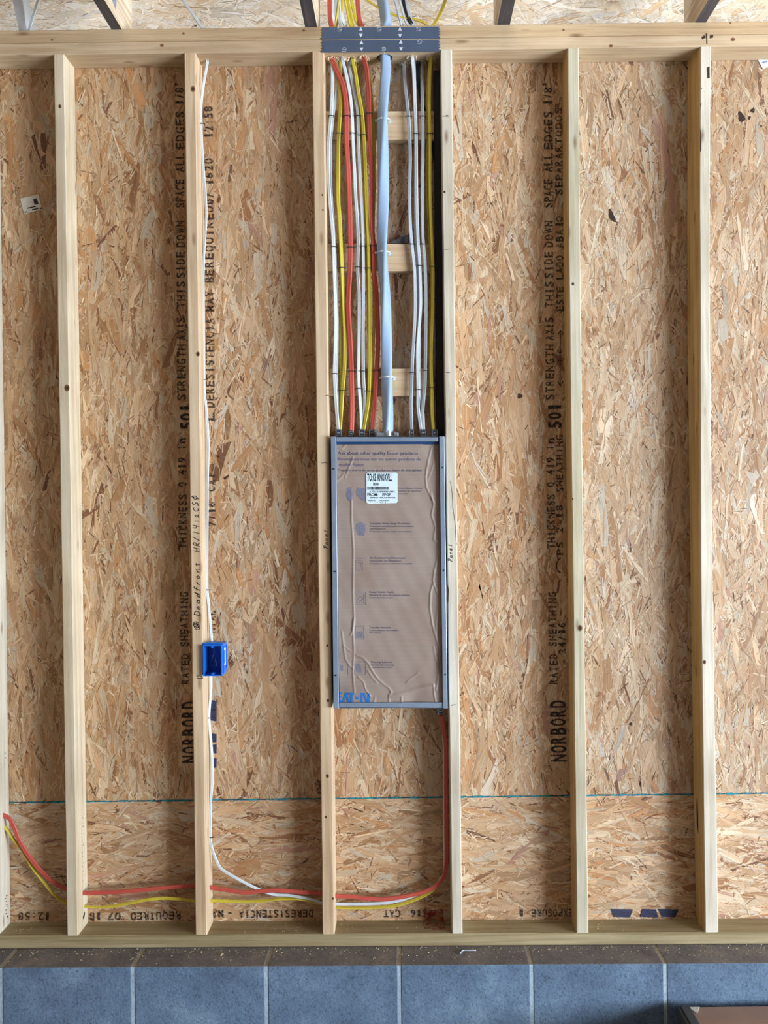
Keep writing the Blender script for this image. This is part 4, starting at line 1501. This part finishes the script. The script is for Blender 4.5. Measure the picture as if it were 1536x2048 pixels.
NX, NZ = 150, 360
card = empty('cardboard_cover', W(778, 1405, CYD), 'brown printed cardboard sheet closing the front of the panel', 'cardboard')
uu, vv = np.meshgrid(np.linspace(0, 1, NX), np.linspace(0, 1, NZ))
Xg = (TL.x * (1 - uu) + TR.x * uu) * (1 - vv) + (BL.x * (1 - uu) + BR.x * uu) * vv
Zg = (TL.z * (1 - uu) + TR.z * uu) * (1 - vv) + (BL.z * (1 - uu) + BR.z * uu) * vv
Yg = CYD - crease_h(Xg, Zg)
vf = np.stack([Xg, Yg, Zg], -1).reshape(-1, 3)
vb = vf.copy()
vb[:, 1] = CYD + .011
idx = np.arange(NX * NZ).reshape(NZ, NX)
faces = np.stack([idx[:-1, :-1], idx[1:, :-1], idx[1:, 1:], idx[:-1, 1:]], -1).reshape(-1, 4).tolist()
per = list(idx[0, :]) + list(idx[1:, -1]) + list(idx[-1, ::-1][1:]) + list(idx[::-1, 0][1:-1])
K = NX * NZ
perb = {p: K + i for i, p in enumerate(per)}
verts = vf.tolist() + [vb[p].tolist() for p in per]
for i in range(len(per)):
    a, b = per[i], per[(i + 1) % len(per)]
    faces.append([int(a), int(b), perb[b], perb[a]])
faces.append([perb[p] for p in per])
me = bpy.data.meshes.new('board')
me.from_pydata(verts, [], faces)
me.update()
for p in me.polygons:
    p.use_smooth = True
link('board', me, card, M['cardboard'])


def cf(x_, z_):
    return float(crease_h(np.array([x_]), np.array([z_]))[0])


text_obj('printed_lettering', [('Ask about other quality Eaton products', (676, 909), (836, 909.5), 6.6)], card, M['print_dark'], CYD, .0007, cf)
text_obj('printed_lettering', [('Renseignez-vous sur les autres produits de', (676, 921), (842, 921.5), 6.4), ('qualité Eaton', (678, 932), (728, 932.5), 6.2)],
         card, M['print_blue'], CYD, .0007, cf)
small = [('Pregunte acerca de otros productos Eaton de alta calidad', (676, 942), (843, 942.5), 4.6),
         ('Circuit Breaker Solutions', (797, 978), (845, 978), 3), ('Solutions de disjoncteur', (797, 983.5), (843, 983.5), 3), ('Soluciones', (797, 988.5), (816, 988.5), 2.6),
         ('Complete Home Surge Protection', (740, 1048.5), (820, 1048.5), 3.6), ('Protection complète contre les surtensions', (740, 1054), (827, 1054), 3.2),
         ('domestiques', (740, 1059), (772, 1059), 3), ('Protección completa contra sobretensiones', (740, 1064.5), (824, 1064.5), 3),
         ('Air Conditioning Disconnects', (740, 1117.5), (811, 1117.5), 3.8), ('Disjoncteur de climatisation', (740, 1123), (803, 1123), 3.4), ('Desconectores de aire acondicionado de seguridad', (740, 1128.5), (824, 1128.5), 3),
         ('Power Outlet Panels', (739, 1186), (788, 1186), 3.8), ('Panneaux de prises de courant extérieur', (739, 1191.5), (820, 1191.5), 3.4), ('Paneles de tomacorriente', (739, 1196.5), (786, 1196.5), 3),
         ('Transfer Switches', (739, 1256.5), (782, 1256.5), 3.8), ('Commutateurs de transfert', (739, 1262), (797, 1262), 3.4), ('Interruptores', (739, 1267), (762, 1267), 3),
         ('Metering Solutions', (742, 1326), (784, 1326), 3.8), ('Solutions de comptage', (742, 1331.5), (788, 1331.5), 3.4), ('Soluciones de medición', (744, 1336), (784, 1336), 3)]
text_obj('printed_lettering', small, card, M['print_dark'], CYD, .0006, cf)
# faded product pictures
bm = bmesh.new()


def prt(pts, closed=True, wd=.0011):
    pp = []
    pts = list(pts) + ([pts[0]] if closed else [])
    for i in range(len(pts) - 1):
        for k in range(5):
            t_ = k / 5
            pp.append((pts[i][0] * (1 - t_) + pts[i + 1][0] * t_, pts[i][1] * (1 - t_) + pts[i + 1][1] * t_))
    pp.append(pts[-1])
    out = []
    for a, b in pp:
        p = W(a, b, CYD)
        p.y = CYD - .0007 - cf(p.x, p.z)
        out.append(p)
    ribbon(bm, out, wd, .0003)


def blob(pts):
    vs = []
    for a, b in pts:
        p = W(a, b, CYD)
        p.y = CYD - .0006 - cf(p.x, p.z)
        vs.append(bm.verts.new(p))
    bm.faces.new(vs)


def picture_done():
    global bm
    me = bpy.data.meshes.new('printed_picture')
    bm.to_mesh(me)
    bm.free()
    link('printed_picture', me, card, M['icon_blue'])
    bm = bmesh.new()


blob([(694, 976), (703, 974), (706, 990), (703, 1002), (696, 1001), (692, 990)])
picture_done()
blob([(713, 975), (731, 976), (731, 1002), (722, 1000), (713, 990)])
picture_done()
blob([(712, 1048), (722, 1044), (731, 1048), (731, 1062), (727, 1072), (716, 1070), (711, 1058)])
picture_done()
prt([(711, 1121), (725, 1121), (725, 1141), (711, 1141)])
prt([(709, 1116), (732, 1117)], False)
prt([(714, 1125), (722, 1125), (722, 1133)], False)
picture_done()
prt([(710, 1184), (731, 1184), (731, 1209), (710, 1209)])
prt([(714, 1188), (728, 1188), (728, 1205), (714, 1205)])
prt([(721, 1192), (726, 1197), (721, 1203), (716, 1197)])
picture_done()
prt([(711, 1253), (728, 1253), (728, 1278), (711, 1278)])
blob([(713, 1263), (726, 1263), (726, 1276), (713, 1276)])
picture_done()
prt([(709, 1324), (731, 1323), (731, 1349), (709, 1349)])
blob([(712, 1328), (718, 1326), (722, 1332), (724, 1346), (714, 1345), (711, 1338)])
picture_done()
prt([(681, 1324), (690, 1324)], False)
prt([(696, 1322), (696, 1350)], False)
blob([(681, 1330), (686, 1330), (686, 1342), (681, 1342)])
picture_done()
bm.free()
# blue brand lettering at the lower left
bm = bmesh.new()


def lblob(pts):
    # subdivided so that it follows the sheet
    n_ = 6
    (a, b, c, d) = pts
    grid = []
    for i in range(n_ + 1):
        row = []
        for k in range(n_ + 1):
            s_, t_ = i / n_, k / n_
            x_ = (a[0] * (1 - t_) + b[0] * t_) * (1 - s_) + (d[0] * (1 - t_) + c[0] * t_) * s_
            y_ = (a[1] * (1 - t_) + b[1] * t_) * (1 - s_) + (d[1] * (1 - t_) + c[1] * t_) * s_
            p = W(x_, y_, CYD)
            p.y = CYD - .0008 - cf(p.x, p.z)
            row.append(bm.verts.new(p))
        grid.append(row)
    for i in range(n_):
        for k in range(n_):
            bm.faces.new([grid[i][k], grid[i][k + 1], grid[i + 1][k + 1], grid[i + 1][k]])


lt, lb = 1385.5, 1404.5
lblob([(678.5, lt), (684, lt), (684, lt + 4), (678.5, lt + 4)])
lblob([(678.5, lt + 7), (683, lt + 7), (683, lt + 11), (678.5, lt + 11)])
lblob([(678.5, lb - 4.5), (683, lb - 4.5), (683, lb), (678.5, lb)])
lblob([(690.5, lt), (694, lt), (688.5, lb), (683.5, lb)])
lblob([(690.5, lt + 3), (694, lt), (699.5, lb), (694.5, lb)])
lblob([(696, lt), (708, lt), (708, lt + 4.5), (696, lt + 4.5)])
lblob([(700.5, lt + 4.5), (705.5, lt + 4.5), (705.5, lb), (700.5, lb)])
lblob([(712, lt + 8), (717, lt + 8), (717, lt + 13.5), (712, lt + 13.5)])
lblob([(721, lt), (725.5, lt), (725.5, lb), (721, lb)])
lblob([(725, lt), (730, lt), (737, lb), (732, lb)])
lblob([(735.5, lt), (740, lt), (740, lb), (735.5, lb)])
me = bpy.data.meshes.new('printed_logo')
bm.to_mesh(me)
bm.free()
link('printed_logo', me, card, M['logo_blue'])

# shipping label
LYD = CYD - .0022
bm = bmesh.new()
px_quad_box(bm, [(732.5, 945), (795, 945), (795.2, 1006), (732.8, 1007.5)], LYD, LYD + .0025)
bmesh.ops.bevel(bm, geom=[e for e in bm.edges if abs((e.verts[0].co - e.verts[1].co).y) > .001], offset=.003, segments=3, affect='EDGES')
lab = link('shipping_label', bm_mesh(bm, 'shipping_label'), card, M['paper'])
text_obj('label_lettering', [('TO:', (734.5, 961.5), (745, 961.5), 14), ('KE', (746.3, 961.5), (752.5, 961.5), 14), ('KNOXVILL', (755.5, 961.5), (784, 961.5), 14),
                             ('EKNX', (746.5, 971), (758, 971), 5.6), ('FROM:', (735, 992), (756, 992), 5.6), ('EPGF', (765, 992), (781.5, 992), 5.6),
                             ('1701100000 001', (740, 983.8), (789, 983.8), 2.2), ('ZERO TRANSFER', (739, 996.5), (791.5, 996.5), 2.4),
                             ('Shipped by', (736, 1001.8), (751, 1001.8), 1.6), ('Unit Number', (759, 1001.8), (779, 1001.8), 1.6), ('1 of 1', (754, 1005), (772, 1005), 2.0)],
         lab, M['label_black'], LYD, .0003, bold=.028)
bm = bmesh.new()
rs = random.Random(5)
x_ = 734.8
while x_ < 778:
    w_ = rs.choice((.5, .5, .9, 1.3))
    px_quad_box(bm, [(x_, 973.4), (x_ + w_, 973.4), (x_ + w_, 979), (x_, 979)], LYD - .0004, LYD)
    x_ += w_ + rs.choice((.5, .7, 1.0))
px_quad_box(bm, [(734, 984.7), (792, 984.7), (792, 985.1), (734, 985.1)], LYD - .0004, LYD)
link('barcode', bm_mesh(bm, 'barcode'), lab, M['label_black'])

# ------------------------------------------------------------------ blue outlet box
OY = -0.012
obx = empty('outlet_box', W(425, 1351, .02), 'blue plastic outlet box nailed to the second tall stud', 'outlet box')
p_tl, p_br = W(405.5, 1290.5, OY), W(444, 1352, OY)
x0, x1, z1_, z0_ = p_tl.x, p_br.x, p_tl.z, p_br.z
bm = bmesh.new()
tk = .0028
dp = .074
add_box(bm, x0, x0 + tk, OY, OY + dp, z0_, z1_)
add_box(bm, x1 - tk, x1, OY, OY + dp, z0_, z1_)
add_box(bm, x0 + tk, x1 - tk, OY, OY + dp, z0_, z0_ + tk)
add_box(bm, x0 + tk, x1 - tk, OY, OY + dp, z1_ - tk, z1_)
add_box(bm, x0 + tk, x1 - tk, OY + dp - tk, OY + dp, z0_ + tk, z1_ - tk)
add_box(bm, x0 - .0015, x1 + .001, OY + .010, OY + .013, z1_ - .001, z1_ + .006)
link('box_shell', bm_mesh(bm, 'box_shell'), obx, M['box_blue'])
for zz_ in (z1_ - .006, z0_ + .006):
    bm = bmesh.new()
    cx = (x0 + x1) / 2
    add_cyl(bm, (cx, OY + .001, zz_), (cx, OY + .02, zz_), .0042, 14)
    link('screw_boss', bm_mesh(bm, 'screw_boss'), obx, M['box_blue'])
bm = bmesh.new()
for a, b in ((.018, .006), (.064, .011)):
    add_box(bm, x1 - .001, x1 + .003, OY + a, OY + a + .006, z0_ + b, z1_ - b)
link('nail_rib', bm_mesh(bm, 'nail_rib'), obx, M['box_blue'])
bm = bmesh.new()
add_box(bm, x1, x1 + .0004, OY + .028, OY + .058, z0_ + .026, z1_ - .016)
st_ = link('sticker', bm_mesh(bm, 'sticker'), obx, M['paper'])
bm = bmesh.new()
add_box(bm, x1 + .0003, x1 + .0007, OY + .036, OY + .050, z0_ + .033, z1_ - .023)
link('sticker_print', bm_mesh(bm, 'sticker_print'), st_, M['box_blue'])
for k, (a, b) in enumerate((((428, 1296), (424, 1318)), ((428, 1312), (423, 1328)), ((430, 1318), (431, 1336)))):
    me = sweep([W(a[0], a[1], .03), W((a[0] + b[0]) / 2 + 2, (a[1] + b[1]) / 2, .02), W(b[0], b[1], .035)], .0022, .0022, seg=8, sq=1)
    link('wire', me, obx, M[('gray', 'black', 'dust')[k]])

# ------------------------------------------------------------------ writing on the studs
handwriting('handwriting', '@', (401, 1264), (399, 1242), 13, stud_b, M['marker'], wd=.0018)
handwriting('handwriting', 'Deadfront', (401, 1234), (399, 1122), 12.5, stud_b, M['marker'], wd=.0021)
handwriting('handwriting', 'HR/14:2CSO', (400, 1106), (396, 990), 12.5, stud_b, M['marker'], wd=.0021)
handwriting('handwriting', 'Panel', (657, 1099), (655.5, 1058), 9, stud_c, M['pen'], wd=.0019)
handwriting('handwriting', 'Panel', (905.5, 1124), (904, 1087), 9, stud_d, M['pen'], wd=.0019)


def tick(name, parent, lines, wd=.0016, mat='marker'):
    for l in lines:
        bm = bmesh.new()
        ribbon(bm, [W(a, b, -.0007) for a, b in l], wd)
        link(name, bm_mesh(bm, name), parent, M[mat])


tick('pen_tick', stud_b, [[(393, 1352), (402, 1352), (406, 1354)], [(394, 1356), (401, 1357), (405, 1355)], [(403, 1358), (406, 1356)]], .0020)
tick('pen_tick', stud_c, [[(642.5, 926), (655, 925.5)], [(651, 791), (658, 790.5)]])
tick('pen_tick', stud_d, [[(886, 232), (897, 232.5)], [(892, 231), (896, 230)], [(889, 499), (899, 498.5)], [(892, 745), (900.5, 745)], [(902, 1411), (911, 1409)]])
tick('wood_crack', stud_d, [[(901, 962), (905, 990), (906, 1018)], [(906, 1015), (910, 1045), (912, 1070)], [(912, 1070), (913.5, 1090)]], .0010, 'knot')
# tiny mill stamps on the side faces that look to the right
bm = bmesh.new()
rs = random.Random(9)


def stamp(xc_m, ya, py0, py1, n_, sz=.004):
    za, zb2 = W(400, py0, 0).z, W(400, py1, 0).z
    for i in range(n_):
        z_ = za + (zb2 - za) * (i + rs.uniform(.1, .9)) / n_
        y_ = ya + rs.uniform(-.006, .006)
        l = rs.uniform(.4, 1) * sz
        add_box(bm, xc_m, xc_m + .0004, y_, y_ + l, z_, z_ + l * rs.uniform(.3, 1.2))


xb = W(405.5, 1290, 0).x
stamp(xb - .002, .045, 955, 1095, 26)
link('mill_stamp', bm_mesh(bm, 'mill_stamp'), stud_b, M['marker'])
bm = bmesh.new()
xa = W(154, 1750, 0).x + .0003
stamp(xa, .050, 1640, 1790, 26)
stamp(xa + .001, .045, 1842, 1850, 8, .008)
link('mill_stamp', bm_mesh(bm, 'mill_stamp'), stud_a, M['marker'])
bm = bmesh.new()
xh = W(-7, 1600, 0).x + .0003
stamp(xh - .002, .060, 1500, 1640, 22)
stamp(xh + .001, .055, 1800, 1850, 8, .005)
link('mill_stamp', bm_mesh(bm, 'mill_stamp'), stud_h, M['marker'])

# ------------------------------------------------------------------ stickers on the sheathing
def sticker(name, q, label):
    bm = bmesh.new()
    px_quad_box(bm, q, YB - .0014, YB - .0004)
    o = link(name, bm_mesh(bm, name), None, M['paper_grey'])
    tag(o, label, 'sticker')
    return o


stk = sticker('paper_sticker', [(40, 397), (77, 389), (84, 419), (48, 428)], 'small tilted paper sticker on the board at the left edge')
bm = bmesh.new()
for q in ([(66, 398), (73, 396.5), (77, 407.5), (69, 409)], [(64, 418.5), (76, 416), (76, 418), (64, 420.5)], [(79, 415.5), (83, 414.5), (83, 418), (80, 418.5)],
          [(49, 424), (54, 422.5), (54, 424), (49, 425.5)], [(54, 415.5), (72, 411.5), (72, 413.5), (54, 417.5)]):
    px_quad_box(bm, q, YB - .0018, YB - .0013)
link('sticker_print', bm_mesh(bm, 'sticker_print'), stk, M['label_black'])
stk2 = sticker('paper_sticker', [(1516, 117), (1536, 113), (1552, 120), (1552, 132), (1526, 138)], 'pale blue-white sticker scrap at the top right corner') if False else None
bm = bmesh.new()
px_quad_box(bm, [(1515, 118), (1550, 116), (1550, 128), (1526, 138)], YB - .0014, YB - .0004)
o = link('paper_sticker', bm_mesh(bm, 'paper_sticker'), None, M['paper'])
tag(o, 'pale sticker scrap on the board at the top right corner', 'sticker')
bm = bmesh.new()
px_quad_box(bm, [(1523, 124), (1534, 121), (1535, 124), (1525, 127)], YB - .0018, YB - .0013)
link('sticker_print', bm_mesh(bm, 'sticker_print'), o, M['icon_blue'])

# ------------------------------------------------------------------ sawdust and shavings on the ledge and bottom plate
bm = bmesh.new()
rs = random.Random(3)


def chip(x_, y_, z_, l):
    a = rs.uniform(0, 6.28)
    d = Vector((math.cos(a), math.sin(a), 0)) * l
    s = Vector((-math.sin(a), math.cos(a), 0)) * l * rs.uniform(.15, .5)
    p = Vector((x_, y_, z_))
    h = Vector((0, 0, l * rs.uniform(.1, .5)))
    add_hexa(bm, [p - d - s, p + d - s, p + d + s, p - d + s, p - d * .6 - s * .6 + h, p + d * .9 - s * .4 + h, p + d * .7 + s * .6 + h, p - d * .8 + s * .7 + h])


for i in range(620):
    x_ = rs.uniform(XL + .3, XR - .1)
    y_ = -abs(rs.gauss(0, .025)) - .001 if rs.random() < .75 else rs.uniform(YF + .006, -.004)
    y_ = max(y_, YF + .004)
    chip(x_, y_, ledge_z(x_) + .0002, rs.choice((.0009, .0013, .0018, .0026)))
for px_, py_, l in ((262, 1922, .004), (443, 1912, .007), (380, 1908, .003), (747, 1918, .004), (1121, 1901, .003), (870, 1902, .004)):
    yy = depth_at(py_, ledge_z(0) , px_)
    p = W(px_, py_, yy)
    chip(p.x, p.y, ledge_z(p.x) + .0003, l)
    chip(p.x + .004, p.y + .003, ledge_z(p.x) + .002, l * .7)
o = link('sawdust', bm_mesh(bm, 'sawdust'), None, M['dust'])
tag(o, 'pale sawdust and shavings scattered on the block ledge', 'sawdust', kind='stuff')
bm = bmesh.new()
for i in range(120):
    base = rs.choice([W(40, 1860, .04).x, W(600, 1860, .04).x, W(680, 1860, .04).x, W(850, 1860, .04).x, W(560, 1860, .04).x, W(1200, 1860, .04).x])
    x_ = base + rs.gauss(0, .05)
    chip(x_, rs.uniform(.01, .08), zbt(x_) + .0003, rs.choice((.0010, .0015, .0022)))
o = link('sawdust', bm_mesh(bm, 'sawdust'), None, M['dust'])
tag(o, 'few pale shavings lying on the bottom plate between the studs', 'sawdust', kind='stuff')
# bent wire end lying on the ledge
pts = [W(920, 1903, -.05), W(926, 1896, -.03), W(938, 1894, -.03), W(952, 1896, -.03)]
zz_ = ledge_z(.2) + .003
o = link('wire_scrap', sweep([Vector((p.x, p.y, zz_)) for p in pts], .004, .003, seg=8), None, M['gray'])
tag(center_origin(o), 'bent grey scrap of wire on the block ledge', 'wire')
# red spray mark on the bottom plate and board
bm = bmesh.new()
x0_, x1_ = W(848, 1850, .05).x, W(888, 1850, .05).x
vs = [bm.verts.new((x_, y_, zbt(x_) + .0004)) for x_, y_ in ((x0_, .03), (x1_, .02), (x1_ + .01, .088), (x0_ - .005, .088))]
bm.faces.new(vs)
link('red_paint', bm_mesh(bm, 'red_paint'), plate_bot, M['ink_red'])
bm = bmesh.new()
px_quad_box(bm, [(846, 1822), (886, 1818), (888, 1845), (850, 1846)], YB - .0012, YB - .0009)
link('red_paint', bm_mesh(bm, 'red_paint'), wall_low, M['ink_red'])

# ------------------------------------------------------------------ carton at the lower right
cy_b = -0.145
z_top = W(1450, 2013, cy_b).z
cx0 = W(1375, 2013, cy_b).x
crt = empty('carton', (cx0 + .2, -.35, 0), 'low brown carton with a dark rail on its left side, bottom right corner', 'carton')
bm = bmesh.new()
add_box(bm, cx0, cx0 + .55, -.60, cy_b, .002, z_top)
bevel_all(bm, .002, 2)
link('body', bm_mesh(bm, 'body'), crt, M['carton'])
bm = bmesh.new()
rx0 = W(1358, 2013, cy_b).x
add_box(bm, rx0 + .006, cx0 + .006, -.60, cy_b + .004, z_top - .014, z_top + .004)
add_box(bm, rx0 - .002, rx0 + .005, -.60, cy_b, .002, z_top - .002)
bevel_all(bm, .0012, 1)
link('rail', bm_mesh(bm, 'rail'), crt, M['frame_dark'])
bm = bmesh.new()
pts = [W(1376, 2011, cy_b - .003), W(1399, 2016, cy_b - .003), W(1394, 2030, cy_b - .035)]
vs = [bm.verts.new((p.x, p.y, z_top + .002)) for p in pts]
vb_ = [bm.verts.new((p.x, p.y, z_top + .0005)) for p in pts]
bm.faces.new(vs)
bm.faces.new(vb_[::-1])
for i in range(3):
    bm.faces.new([vs[i], vs[(i + 1) % 3], vb_[(i + 1) % 3], vb_[i]])
link('torn_flap', bm_mesh(bm, 'torn_flap'), crt, M['paper_grey'])
